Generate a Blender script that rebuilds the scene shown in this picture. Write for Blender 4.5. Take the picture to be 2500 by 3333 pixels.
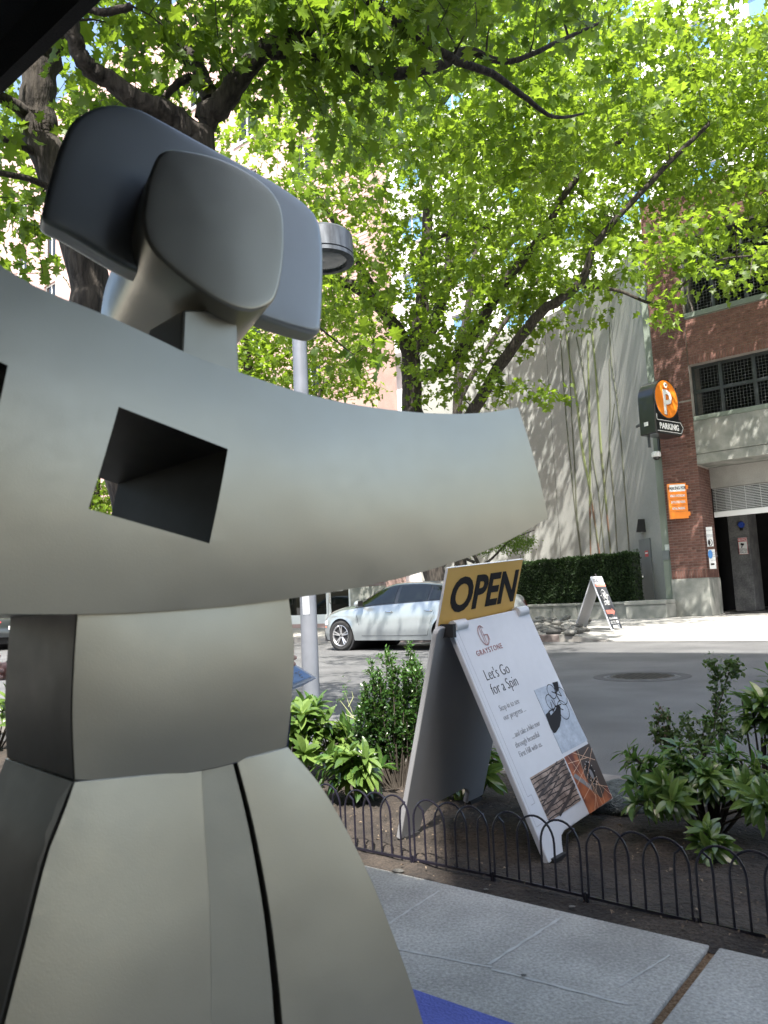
import bpy, bmesh, math, random
import numpy as np
from mathutils import Vector, Matrix
R = math.radians
random.seed(7); rng = np.random.default_rng(7)
scn = bpy.context.scene
for o in list(bpy.data.objects): bpy.data.objects.remove(o)
COL = scn.collection

# ------------------------------------------------------------------ camera
F, CX, CY, H = 2504.0, 1250.0, 1666.5, 1.02
pitch, roll = R(6.65), math.atan(.045)
cf = np.array([0, math.cos(pitch), math.sin(pitch)])
u0 = np.array([0, -math.sin(pitch), math.cos(pitch)]); r0 = np.array([1., 0, 0])
cr = r0*math.cos(roll)-u0*math.sin(roll); cu = r0*math.sin(roll)+u0*math.cos(roll)
C0 = np.array([0, 0, H])
cam = bpy.data.cameras.new('camera'); camo = bpy.data.objects.new('camera', cam); COL.objects.link(camo)
cam.sensor_fit = 'VERTICAL'; cam.sensor_height = 36; cam.lens = F/3333*36
cam.clip_start = .05; cam.clip_end = 2000
m = Matrix.Identity(4)
for i in range(3):
    m[i][0] = cr[i]; m[i][1] = cu[i]; m[i][2] = -cf[i]; m[i][3] = C0[i]
camo.matrix_world = m
cam.dof.use_dof = True; cam.dof.focus_distance = 7; cam.dof.aperture_fstop = 9.0
scn.camera = camo
# ------------------------------------------------------------------ sky, sun, exposure
SUN_EL, SUN_AZ = R(56), R(182.3)       # azimuth measured from +Y towards +X
world = bpy.data.worlds.new('World'); scn.world = world; world.use_nodes = True
wn = world.node_tree.nodes; wl = world.node_tree.links
bg = wn['Background']; sky = wn.new('ShaderNodeTexSky'); sky.sky_type = 'NISHITA'; sky.sun_disc = False
sky.sun_elevation = SUN_EL; sky.sun_rotation = SUN_AZ; sky.air_density = 1.3; sky.dust_density = 3.5
wl.new(sky.outputs[0], bg.inputs[0]); bg.inputs[1].default_value = 0.15
sl = bpy.data.lights.new('sun', 'SUN'); sl.energy = 5; sl.angle = R(.53); sl.color = (1, .95, .87)
so = bpy.data.objects.new('sun', sl); COL.objects.link(so)
sd = Vector((math.sin(SUN_AZ)*math.cos(SUN_EL), math.cos(SUN_AZ)*math.cos(SUN_EL), math.sin(SUN_EL)))
so.rotation_euler = sd.to_track_quat('Z', 'Y').to_euler(); so.location = (0, 0, 40)
vs = scn.view_settings; vs.view_transform = 'Standard'; vs.look = 'None'; vs.gamma = 1; vs.exposure = 1.6
vs.use_curve_mapping = False
scn.render.engine = 'CYCLES'
scn.cycles.max_bounces = 8; scn.cycles.transmission_bounces = 6; scn.cycles.transparent_max_bounces = 8

# ------------------------------------------------------------------ frames: points on real planes seen along a photo direction
def ray(x, y): return cf+cr*(x-CX)/F-cu*(y-CY)/F
def G(x, y, z=0.0):
    d = ray(x, y); return C0+d*((z-H)/d[2])
def D(x, y, dep):
    d = ray(x, y); return C0+d*dep/d[1]
_v = ray(-1900, 2100); U = np.array([_v[0], _v[1], 0]); U /= np.linalg.norm(U); N = np.array([-U[1], U[0], 0])
if N[1] < 0: N = -N
def ST(X, Y, z=0.0): return -U*X+N*Y+np.array([0, 0, z])     # X right along the street, Y across it
RZ = math.atan2(-U[1], -U[0])
def FT(px, py, Y):
    d = ray(px, py); p = C0+d*(Y/(N@d)); return -(U@p), p[2]
def PL(px, py, p0, nn):
    d = ray(px, py); return C0+d*(((p0-C0)@nn)/(d@nn))
# ------------------------------------------------------------------ mesh helpers
class MB:
    def __init__(s): s.v = []; s.f = []
    def add(s, vs_, fs):
        b = len(s.v); s.v += [tuple(map(float, p)) for p in vs_]; s.f += [tuple(b+i for i in f) for f in fs]; return s
    def box(s, x0, x1, y0, y1, z0, z1, M=None):
        p = [(x, y, z) for z in (z0, z1) for y in (y0, y1) for x in (x0, x1)]
        if M is not None: p = [tuple(M @ Vector(q)) for q in p]
        return s.add(p, [(0, 2, 3, 1), (4, 5, 7, 6), (0, 1, 5, 4), (2, 6, 7, 3), (0, 4, 6, 2), (1, 3, 7, 5)])
    def tube(s, pts, rad, n=8, cap=True):
        pts = [np.array(p, float) for p in pts]; m_ = len(pts)
        if not hasattr(rad, '__len__'): rad = [rad]*m_
        vv = []; ref = None
        for i, p in enumerate(pts):
            t = pts[min(i+1, m_-1)]-pts[max(i-1, 0)]; t = t/(np.linalg.norm(t)+1e-9)
            if ref is None:
                ref = np.array([0, 0, 1.]) if abs(t[2]) < .9 else np.array([1., 0, 0])
            a = np.cross(t, ref); a /= np.linalg.norm(a)+1e-9; b = np.cross(a, t); ref = b
            for k in range(n):
                g = 2*math.pi*k/n; vv.append(p+rad[i]*(a*math.cos(g)+b*math.sin(g)))
        ff = [(i*n+k, i*n+(k+1) % n, (i+1)*n+(k+1) % n, (i+1)*n+k) for i in range(m_-1) for k in range(n)]
        if cap: ff += [tuple(range(n-1, -1, -1)), tuple((m_-1)*n+k for k in range(n))]
        return s.add(vv, ff)
    def lathe(s, prof, n=24, M=None, axis='z'):
        vv = []
        for r_, z_ in prof:
            for k in range(n):
                g = 2*math.pi*k/n; q = (r_*math.cos(g), r_*math.sin(g), z_)
                if axis == 'y': q = (q[0], q[2], q[1])
                vv.append(tuple(M @ Vector(q)) if M is not None else q)
        return s.add(vv, [(i*n+k, i*n+(k+1) % n, (i+1)*n+(k+1) % n, (i+1)*n+k) for i in range(len(prof)-1) for k in range(n)])
    def prism(s, front, off):
        n = len(front); a = [np.array(p, float) for p in front]; b = [p+np.array(off, float) for p in a]
        return s.add(a+b, [tuple(range(n)), tuple(range(2*n-1, n-1, -1))]+[(i, i+n, (i+1) % n+n, (i+1) % n) for i in range(n)])
    def grid(s, P):
        r_, c_ = len(P), len(P[0])
        return s.add([q for row in P for q in row], [(i*c_+j, i*c_+j+1, (i+1)*c_+j+1, (i+1)*c_+j) for i in range(r_-1) for j in range(c_-1)])
def link(name, me, mat, parent=None, loc=None):
    o = bpy.data.objects.new(name, me); COL.objects.link(o)
    if mat is not None and not me.materials: me.materials.append(mat)
    if parent is not None: o.parent = parent
    if loc is not None: o.location = loc
    return o
def build(name, mb, mat, parent=None, smooth=False, bevel=0, seg=2, fix=True, ang=40, loc=None):
    me = bpy.data.meshes.new(name); me.from_pydata(mb.v, [], mb.f)
    if fix:
        bm = bmesh.new(); bm.from_mesh(me); bmesh.ops.recalc_face_normals(bm, faces=bm.faces)
        bm.to_mesh(me); bm.free()
    if smooth: me.polygons.foreach_set('use_smooth', [True]*len(me.polygons))
    o = link(name, me, mat, parent, loc)
    if bevel:
        b = o.modifiers.new('bevel', 'BEVEL'); b.width = bevel; b.segments = seg; b.limit_method = 'ANGLE'; b.angle_limit = R(ang)
        b.harden_normals = False
    if smooth:
        try: me.set_sharp_from_angle(angle=R(ang))
        except Exception: pass
    return o
def tag(o, label=None, cat=None, group=None, kind=None):
    if label: o['label'] = label
    if cat: o['category'] = cat
    if group: o['group'] = group
    if kind: o['kind'] = kind
    return o
def empty(name, loc=(0, 0, 0), rz=0.0, label=None, cat=None, group=None):
    o = bpy.data.objects.new(name, None); COL.objects.link(o); o.empty_display_size = .1
    o.location = tuple(float(a) for a in loc); o.rotation_euler = (0, 0, rz); return tag(o, label, cat, group)
def kids(o): return [c for c in bpy.data.objects if c.parent == o]
def copy_tree(o, parent=None):
    c = o.copy(); COL.objects.link(c); c.parent = parent
    for ch in kids(o): copy_tree(ch, c)
    return c
# ------------------------------------------------------------------ materials
def nm(mat, t): return mat.node_tree.nodes.new(t)
def pmat(name, c1, c2=None, scale=5, rough=.6, metal=0, bump=0, bscale=40, fine=None, coat=0, detail=5, c3=None, spec=.5, stretch=None, lo=.35, hi=.65):
    mt = bpy.data.materials.new(name); mt.use_nodes = True; nt = mt.node_tree; L = nt.links
    b = nt.nodes['Principled BSDF']; b.inputs['Roughness'].default_value = rough; b.inputs['Metallic'].default_value = metal
    b.inputs['Coat Weight'].default_value = coat; b.inputs['Coat Roughness'].default_value = .05
    b.inputs['Specular IOR Level'].default_value = spec
    tc = nm(mt, 'ShaderNodeTexCoord'); src = tc.outputs['Object']
    if stretch:
        mp = nm(mt, 'ShaderNodeMapping'); mp.inputs['Scale'].default_value = stretch; L.new(src, mp.inputs[0]); src = mp.outputs[0]
    b.inputs['Base Color'].default_value = (*c1, 1)
    col = None
    if c2 is not None:
        n1 = nm(mt, 'ShaderNodeTexNoise'); n1.inputs['Scale'].default_value = scale; n1.inputs['Detail'].default_value = detail; L.new(src, n1.inputs[0])
        rp = nm(mt, 'ShaderNodeValToRGB'); rp.color_ramp.elements[0].position = lo; rp.color_ramp.elements[1].position = hi
        rp.color_ramp.elements[0].color = (*c1, 1); rp.color_ramp.elements[1].color = (*c2, 1)
        L.new(n1.outputs[0], rp.inputs[0]); col = rp.outputs[0]
    if fine is not None:       # fine = (scale, strength)
        n2 = nm(mt, 'ShaderNodeTexNoise'); n2.inputs['Scale'].default_value = fine[0]; n2.inputs['Detail'].default_value = 3; L.new(tc.outputs['Object'], n2.inputs[0])
        mr = nm(mt, 'ShaderNodeMapRange'); mr.inputs[1].default_value = .3; mr.inputs[2].default_value = .7
        mr.inputs[3].default_value = 1-fine[1]; mr.inputs[4].default_value = 1+fine[1]; L.new(n2.outputs[0], mr.inputs[0])
        mx = nm(mt, 'ShaderNodeVectorMath'); mx.operation = 'SCALE'
        if col is not None: L.new(col, mx.inputs[0])
        else: mx.inputs[0].default_value = c1
        L.new(mr.outputs[0], mx.inputs['Scale']); col = mx.outputs[0]
    if col is not None: L.new(col, b.inputs['Base Color'])
    if bump:
        n3 = nm(mt, 'ShaderNodeTexNoise'); n3.inputs['Scale'].default_value = bscale; n3.inputs['Detail'].default_value = 6; L.new(src, n3.inputs[0])
        bp = nm(mt, 'ShaderNodeBump'); bp.inputs['Strength'].default_value = bump; bp.inputs['Distance'].default_value = .02
        L.new(n3.outputs[0], bp.inputs['Height']); L.new(bp.outputs[0], b.inputs['Normal'])
    return mt
def objrand(mt, amt, base='Principled BSDF'):    # small brightness change from piece to piece
    nt = mt.node_tree; b = nt.nodes[base]; inp = b.inputs['Base Color']
    oi = nm(mt, 'ShaderNodeObjectInfo'); mr = nm(mt, 'ShaderNodeMapRange'); mr.inputs[3].default_value = 1-amt; mr.inputs[4].default_value = 1+amt
    nt.links.new(oi.outputs['Random'], mr.inputs[0]); mx = nm(mt, 'ShaderNodeVectorMath'); mx.operation = 'SCALE'
    if inp.links: nt.links.new(inp.links[0].from_socket, mx.inputs[0])
    else: mx.inputs[0].default_value = inp.default_value[:3]
    nt.links.new(mr.outputs[0], mx.inputs['Scale']); nt.links.new(mx.outputs[0], inp); return mt
def leafmat(name, dark, light, trans, tmix=.45, rough=.45, per_obj=False, spec=.4):
    mt = bpy.data.materials.new(name); mt.use_nodes = True; nt = mt.node_tree; L = nt.links; b = nt.nodes['Principled BSDF']
    b.inputs['Roughness'].default_value = rough; b.inputs['Specular IOR Level'].default_value = spec
    if per_obj: src = nm(mt, 'ShaderNodeObjectInfo').outputs['Random']
    else:
        at = nm(mt, 'ShaderNodeAttribute'); at.attribute_name = 'tint'; src = at.outputs['Fac']
    rp = nm(mt, 'ShaderNodeValToRGB'); rp.color_ramp.elements[0].color = (*dark, 1); rp.color_ramp.elements[1].color = (*light, 1)
    L.new(src, rp.inputs[0]); L.new(rp.outputs[0], b.inputs['Base Color'])
    tr = nm(mt, 'ShaderNodeBsdfTranslucent'); hs = nm(mt, 'ShaderNodeMix'); hs.data_type = 'RGBA'; hs.inputs[0].default_value = .7
    L.new(rp.outputs[0], hs.inputs[6]); hs.inputs[7].default_value = (*trans, 1); L.new(hs.outputs[2], tr.inputs[0])
    mx = nm(mt, 'ShaderNodeMixShader'); mx.inputs[0].default_value = tmix
    L.new(b.outputs[0], mx.inputs[1]); L.new(tr.outputs[0], mx.inputs[2]); L.new(mx.outputs[0], nt.nodes['Material Output'].inputs[0])
    return mt

M = {}
M['asphalt'] = pmat('asphalt', (.072, .073, .075), (.112, .113, .115), 1.0, .85, bump=.35, bscale=170, fine=(140, .6), detail=9)
M['concrete_walk'] = pmat('concrete_walk', (.33, .32, .295), (.44, .43, .40), 2.2, .85, bump=.2, bscale=120, fine=(110, .25))
M['concrete'] = pmat('concrete', (.17, .18, .165), (.31, .31, .285), 2.2, .85, bump=.2, bscale=30, fine=(60, .12))
M['concrete_far'] = pmat('concrete_far', (.26, .255, .24), (.36, .35, .33), 1.4, .85, bump=.1, bscale=60, fine=(40, .15))
M['kerb'] = pmat('kerb', (.15, .14, .13), (.27, .26, .24), 3, .9, bump=.3, bscale=40)
M['kerb_red'] = pmat('kerb_red', (.12, .095, .09), (.21, .18, .17), 4, .9, bump=.2)
M['dirt'] = pmat('dirt', (.022, .017, .014), (.055, .043, .034), 7, .95, bump=1, bscale=60, fine=(120, .4))
M['stucco'] = pmat('stucco', (.24, .25, .24), (.29, .295, .28), .7, .9, bump=.15, bscale=30, fine=(20, .06))
M['stucco_dark'] = pmat('stucco_dark', (.16, .19, .16), (.19, .22, .19), .7, .9, bump=.15, bscale=30)
M['white_wall'] = pmat('white_wall', (.72, .72, .72), (.8, .8, .79), .5, .8)
M['mortar'] = pmat('mortar', (.26, .235, .21), (.33, .3, .27), 4, .95)
M['mortar_pink'] = pmat('mortar_pink', (.42, .36, .33), (.5, .44, .42), 4, .95)
M['brick'] = pmat('brick', (.105, .048, .038), (.175, .088, .07), 6, .9, bump=.3, bscale=60, fine=(30, .15))
objrand(M['brick'], .25)
M['brick_pink'] = pmat('brick_pink', (.38, .26, .24), (.48, .33, .30), 1.5, .9, fine=(30, .15))
M['steel_frame'] = pmat('steel_frame', (.03, .035, .038), rough=.5)
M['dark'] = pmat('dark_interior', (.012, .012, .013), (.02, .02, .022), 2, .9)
M['grille'] = pmat('grille', (.5, .5, .5), rough=.4, metal=.6)
M['wire'] = pmat('wire', (.13, .14, .14), rough=.5)
M['gray_door'] = pmat('gray_door', (.1, .115, .12), (.12, .135, .14), 2, .5)
M['black'] = pmat('black_plastic', (.012, .012, .013), rough=.3, coat=.4)
M['black_matte'] = pmat('black_matte', (.015, .015, .017), rough=.7)
M['canvas'] = pmat('awning_cloth', (.006, .006, .008), rough=.85, bump=.2, bscale=200)
M['fence_paint'] = pmat('fence_paint', (.012, .011, .02), rough=.3, coat=.3, bump=.15, bscale=60)
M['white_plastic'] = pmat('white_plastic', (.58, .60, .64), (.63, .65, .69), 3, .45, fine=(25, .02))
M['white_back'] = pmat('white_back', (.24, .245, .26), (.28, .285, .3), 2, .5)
M['yellow'] = pmat('yellow_print', (.72, .42, .1), (.78, .47, .13), 3, .5)
M['ink'] = pmat('ink', (.012, .011, .013), rough=.6, spec=.25)
M['grey_ink'] = pmat('grey_ink', (.27, .28, .31), rough=.6)
M['red_ink'] = pmat('red_ink', (.34, .14, .13), rough=.6)
M['orange'] = pmat('orange', (.82, .22, .02), (.88, .27, .03), 2, .35, coat=.3)
M['white'] = pmat('white_paint', (.78, .78, .78), rough=.5)
M['red'] = pmat('red_paint', (.5, .02, .03), rough=.4)
M['blue'] = pmat('blue_mat', (.09, .115, .4), (.11, .135, .45), 9, .8, bump=.3, bscale=150, fine=(150, .12))
M['pole'] = pmat('pole_paint', (.15, .165, .195), (.2, .215, .25), 3, .4, fine=(14, .06), metal=.1)
M['lamp_metal'] = pmat('lamp_metal', (.035, .04, .05), (.12, .135, .155), 4, .5, metal=.4, stretch=(6, 6, 1.2))
M['glass_dark'] = pmat('glass_dark', (.006, .008, .007), rough=.02, spec=.6)
M['glass_blue'] = pmat('glass_blue', (.12, .25, .42), rough=.05, spec=1)
M['bark'] = pmat('bark', (.014, .011, .009), (.055, .046, .038), 9, .95, bump=1, bscale=16, stretch=(3, 3, .5))
M['twig'] = pmat('twig', (.03, .024, .018), (.06, .05, .04), 9, .95)
M['trunk_pale'] = pmat('scar_bark', (.3, .27, .24), (.42, .38, .35), 9, .95, bump=.8, bscale=20)
M['car_paint'] = pmat('car_paint', (.33, .36, .375), rough=.3, metal=.55, coat=1)
M['car_dark'] = pmat('car_dark_paint', (.03, .035, .04), rough=.3, metal=.3, coat=1)
M['car_red'] = pmat('car_red_paint', (.4, .015, .02), rough=.3, metal=.2, coat=1)
M['tyre'] = pmat('tyre', (.014, .014, .015), (.02, .02, .02), 12, .85)
M['rim'] = pmat('rim', (.6, .6, .62), rough=.28, metal=.85)
M['chrome'] = pmat('chrome', (.7, .72, .74), rough=.15, metal=1)
M['taillight'] = pmat('taillight', (.55, .02, .03), rough=.1, coat=1)
M['rock'] = pmat('rock', (.045, .06, .065), (.13, .15, .15), 7, .9, bump=1, bscale=25)
M['river_rock'] = objrand(pmat('river_rock', (.09, .09, .085), (.17, .165, .15), 5, .7), .5)
M['skin'] = pmat('skin', (.6, .36, .29), (.66, .4, .33), 8, .5)
M['iron'] = pmat('cast_iron', (.03, .03, .032), (.06, .055, .05), 10, .6, metal=.4, bump=.4, bscale=80)
M['joint'] = pmat('joint_filler', (.13, .07, .03), (.3, .2, .12), 120, .95, bump=.8, bscale=200)
M['litter'] = pmat('litter', (.3, .24, .16), (.5, .45, .38), 3, .9)
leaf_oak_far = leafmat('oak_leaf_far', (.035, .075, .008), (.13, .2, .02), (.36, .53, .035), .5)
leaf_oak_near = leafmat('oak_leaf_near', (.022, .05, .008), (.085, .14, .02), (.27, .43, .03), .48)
leaf_oak_obj = leafmat('oak_leaf', (.028, .062, .008), (.11, .17, .02), (.32, .48, .03), .48, per_obj=True)
leaf_laurel = leafmat('laurel_leaf', (.035, .08, .018), (.16, .24, .06), (.25, .42, .06), .25, .22, per_obj=True, spec=.7)
leaf_laurel_m = leafmat('laurel_leaf_mass', (.035, .085, .02), (.09, .17, .04), (.2, .38, .05), .25, .22, spec=.7)
leaf_box = leafmat('box_leaf', (.010, .03, .008), (.07, .16, .03), (.2, .4, .06), .25, .3, spec=.6)
leaf_yew = leafmat('yew_leaf', (.006, .016, .005), (.03, .07, .012), (.1, .18, .02), .12, .7)
leaf_rose = leafmat('rose_leaf', (.03, .06, .02), (.08, .13, .04), (.2, .3, .06), .3, .4)
leaf_dry = leafmat('dry_leaf', (.05, .03, .02), (.1, .07, .05), (.1, .06, .04), .1, .8)
# ================================================================== SETTING
def STq(x0, x1, y0, y1, z): return [ST(x0, y0, z), ST(x1, y0, z), ST(x1, y1, z), ST(x0, y1, z)]
def slab(name, x0, x1, y0, y1, z, mat, thick=.2, kind='structure', bevel=0):
    mb = MB(); mb.prism(STq(x0, x1, y0, y1, z), (0, 0, -thick)); return tag(build(name, mb, mat, bevel=bevel), kind=kind)
YK = 3.65      # near kerb back, road starts
YF_K = 15.35   # far kerb face
tag(build('ground', MB().add([(-400, -400, -.25), (400, -400, -.25), (400, 400, -.25), (-400, 400, -.25)], [(0, 1, 2, 3)]), M['concrete_far']), kind='structure')
slab('road', -60, 90, YK, YF_K+.02, 0.0, M['asphalt'], .2)
# near pavement: slabs with open joints (filler strips between them)
walk = tag(empty('pavement'), kind='structure')
XJ = -.685
def walk_mat():
    mt = M['concrete_walk'].copy(); mt.name = 'concrete_walk_lines'; nt = mt.node_tree; L = nt.links; b = nt.nodes['Principled BSDF']
    src = b.inputs['Base Color'].links[0].from_socket
    tc = nm(mt, 'ShaderNodeTexCoord'); mp = nm(mt, 'ShaderNodeMapping'); mp.inputs['Rotation'].default_value = (0, 0, -RZ); L.new(tc.outputs['Object'], mp.inputs[0])
    n_ = nm(mt, 'ShaderNodeTexNoise'); n_.inputs['Scale'].default_value = 5; n_.inputs['Detail'].default_value = 6; L.new(mp.outputs[0], n_.inputs[0])
    n2 = nm(mt, 'ShaderNodeTexVoronoi'); n2.inputs['Scale'].default_value = 150; L.new(mp.outputs[0], n2.inputs[0])
    r2 = nm(mt, 'ShaderNodeMapRange'); r2.inputs[1].default_value = .1; r2.inputs[2].default_value = .55; r2.inputs[3].default_value = 1.06; r2.inputs[4].default_value = .88; L.new(n2.outputs[0], r2.inputs[0])
    rr = nm(mt, 'ShaderNodeMapRange'); rr.inputs[1].default_value = .35; rr.inputs[2].default_value = .65; rr.inputs[3].default_value = .86; rr.inputs[4].default_value = 1.1; L.new(n_.outputs[0], rr.inputs[0])
    mu = nm(mt, 'ShaderNodeMath'); mu.operation = 'MULTIPLY'; L.new(r2.outputs[0], mu.inputs[0]); L.new(rr.outputs[0], mu.inputs[1])
    v = nm(mt, 'ShaderNodeVectorMath'); v.operation = 'SCALE'; L.new(src, v.inputs[0]); L.new(mu.outputs[0], v.inputs['Scale']); L.new(v.outputs[0], b.inputs['Base Color'])
    return mt
M['walk_lines'] = walk_mat()
xs = [-12, -9.4, -6.6, -3.8, XJ-.0, XJ+3.2, XJ+6.4, 9, 12]
xs = [XJ-3.2*4, XJ-3.2*3, XJ-3.2*2, XJ-3.2, XJ, XJ+3.2, XJ+6.4, XJ+9.6]
for i in range(len(xs)-1):
    mb = MB(); mb.prism(STq(xs[i]+.011, xs[i+1]-.011, -3.2, 2.15, .10), (0, 0, -.15)); build('slab', mb, M['walk_lines'], walk, bevel=.006)
    mb = MB(); mb.prism(STq(xs[i]-.03, xs[i]+.03, -3.2, 2.13, .090), (0, 0, -.1)); build('joint_filler', mb, M['joint'], walk)
# paler worn score marks in the slab, thin cement smears
for a, b, w_ in [((1260, 3010), (1430, 2900), .012), ((1590, 3140), (1830, 2985), .014), ((1040, 3040), (1600, 3150), .012), ((1600, 3155), (2040, 3270), .014), ((2020, 3210), (2180, 3110), .008)]:
    p, q = G(*a, .1), G(*b, .1); d = (q-p)/np.linalg.norm(q-p); s_ = np.array([-d[1], d[0], 0])*w_*.3
    mb = MB(); k = 14
    L_ = [p+(q-p)*t/k+s_*(1+.5*math.sin(t*2.1+a[0])) for t in range(k+1)]; R_ = [p+(q-p)*t/k-s_*(1+.5*math.sin(t*1.7)) for t in range(k+1)]
    mb.grid([[tuple(x+np.array([0, 0, .0012])) for x in L_], [tuple(x+np.array([0, 0, .0012])) for x in R_]])
    build('cement_smear', mb, M['smear'] if 'smear' in M else M.setdefault('smear', pmat('cement_smear', (.40, .40, .385), (.52, .52, .50), 20, .9)), walk)
# planting bed: displaced soil
def soil():
    nx, ny = 260, 60; X0, X1, Y0, Y1 = -6.0, 7.5, 2.12, YK-.0
    from mathutils import noise
    P = []
    for j in range(ny+1):
        row = []
        for i in range(nx+1):
            X = X0+(X1-X0)*i/nx; Y = Y0+(Y1-Y0)*j/ny
            e = min(1, (Y-Y0)/.12, (Y1-Y)/.1)
            h = .092+e*(.018*noise.noise((X*2.2, Y*2.2, 0))+.012*noise.noise((X*8, Y*8, 3))+.008*noise.noise((X*30, Y*30, 5))+.012)
            row.append(ST(X, Y, h))
        P.append(row)
    return tag(build('soil', MB().grid(P), M['dirt'], smooth=True), kind='structure')
soil()
mb = MB(); mb.prism(STq(-30, 60, YK-.02, YK+.15, .112), (0, 0, -.2)); tag(build('kerb', mb, M['kerb'], bevel=.02), kind='structure')
# far kerb, far pavement, driveway apron
XD = -6.6
mb = MB(); mb.prism(STq(XD, 90, YF_K, YF_K+.16, .15), (0, 0, -.25)) if False else None
mb = MB(); mb.prism(STq(-90, XD-.8, YF_K, YF_K+.16, .15), (0, 0, -.25)) if False else None
def Xs(px): return FT(px, 2085, YF_K)[0]
XC = Xs(1820)
far = tag(empty('far_kerb'), kind='structure')
mb = MB(); k = 0
xx = XC
while xx > -40:
    x2 = xx-1.5; seg = MB(); seg.prism(STq(x2+.006, xx-.006, YF_K, YF_K+.17, .15), (0, 0, -.25)); build('kerb_stone', seg, M['kerb_red'] if abs(xx-XC) < 3.1 else M['kerb'], far, bevel=.02); xx = x2
XE = Xs(1975)
mb = MB(); mb.add([ST(XC+.006, YF_K, .15), ST(XC+.006, YF_K+.17, .15), ST(XE, YF_K, .012), ST(XE, YF_K+.17, .03), ST(XC+.006, YF_K, -.1), ST(XE, YF_K, -.1)], [(0, 2, 3, 1), (0, 4, 5, 2)])
build('kerb_ramp', mb, M['kerb'], far)
slab('far_pavement', -40, XC, YF_K+.168, 60, .146, M['concrete_far'], .2)
mb = MB(); ap = [[ST(x, YF_K+.02, .006+(.140 if x < XC+.01 else (.14*(XE-x)/(XE-XC) if x < XE else 0))), ST(x, YF_K+1.3, .146), ST(x, 60, .146)] for x in (XC, (XC+XE)/2, XE, 20)]
mb.grid(ap); tag(build('driveway', mb, M['concrete_far'], fix=False), kind='structure')

# ================================================================== helper: bricks as real pieces on a street-parallel face
def unit_brick(l, h, d):
    mb = MB(); mb.box(0, l, 0, d, 0, h); me = bpy.data.meshes.new('brick'); me.from_pydata(mb.v, [], mb.f); me.materials.append(M['brick'])
    return me
def brick_face(parent, cells, n_single):
    """cells: (X, Z, l, h) on plane local y=0 facing -y; the first n_single are objects, the rest one joined part"""
    cache = {}; rest = MB(); made = 0
    for X, Z, l, h in cells:
        dy = -.012+random.uniform(-.003, .003)
        if made < n_single:
            key = (round(l, 3), round(h, 3))
            if key not in cache: cache[key] = unit_brick(l, h, .03)
            o = link('brick', cache[key], None, parent, (X, dy, Z)); made += 1
        else: rest.box(X, X+l, dy, dy+.03, Z, Z+h)
    if rest.v:
        o = build('brickwork', rest, M['brick'], parent, fix=False); o['kind'] = 'stuff'
def courses(x0, x1, z0, z1, bl=.262, bh=.076, j=.011, seed=0):
    out = []; z = z0; r_ = 0; rr = random.Random(seed)
    while z+bh*.5 < z1:
        x = x0-(0 if r_ % 2 == 0 else (bl+j)/2)
        while x < x1-.02:
            a, b = max(x, x0), min(x+bl, x1)
            if b-a > .04: out.append((a, z, b-a, min(bh, z1-z)))
            x += bl+j
        z += bh+j; r_ += 1
    return out
def soldiers(x0, x1, z0, h=.262, w_=.076, j=.011):
    out = []; x = x0
    while x < x1-.02: out.append((x, z0, min(w_, x1-x), h)); x += w_+j
    return out
# ================================================================== PARKING GARAGE (brick)
YG = 24.8
XP0, XP1 = -8.2, -7.12
base = ST(XP1, YG, .146)
gar = empty('parking_garage', base, RZ, 'brown brick parking garage with meshed window openings above a dark vehicle entrance', 'building')
def LX(X): return X-XP1
def gb(name, x0, x1, y0, y1, z0, z1, mat, bevel=0, parent=None, smooth=False):
    mb = MB(); mb.box(LX(x0), LX(x1), y0, y1, z0-.146, z1-.146); return build(name, mb, mat, parent or gar, bevel=bevel)
XR = 9.0          # right end of the modelled facade
Z_BASE = 1.31; Z_BAND0 = 4.87; Z_JT = 5.17; Z_S1 = 6.38; Z_T1 = 8.06; Z_S2 = 9.75; Z_T2 = 12.3; Z_ROOF = 13.9
gb('column_base', XP0-.03, XP1+.03, -.03, 1.25, .146, Z_BASE, M['concrete'], .015)
gb('column_core', XP0, XP1, 0, 1.2, Z_BASE, Z_ROOF, M['mortar'])
cells = soldiers(XP0, XP1, Z_BASE+.012)
cells = [(LX(a), b-.146, c, d) for a, b, c, d in cells+courses(XP0, XP1, Z_BASE+.285, 6.9, seed=1)+courses(XP0, XP1, 6.95, Z_ROOF, seed=2)]
brick_face(gar, cells, 300)
# right return of the column (brick to the beam, then set back)
ret = tag(empty('column_return', (0, 0, 0), R(90)), None); ret.parent = gar
mb = MB()
for X, Z, l, h in courses(0.0, 1.2, Z_BASE+.285, Z_BAND0-.02, seed=5)+soldiers(0, 1.2, Z_BASE+.012):
    mb.box(-.03+.042, .012-.0+.0, X, X+l, Z-.146, Z-.146+h) if False else mb.box(-.018, .012, X, X+l, Z-.146, Z-.146+h)
bpy.data.objects.remove(ret)
o = build('return_brickwork', mb, M['brick'], gar, fix=False); o['kind'] = 'stuff'
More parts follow.
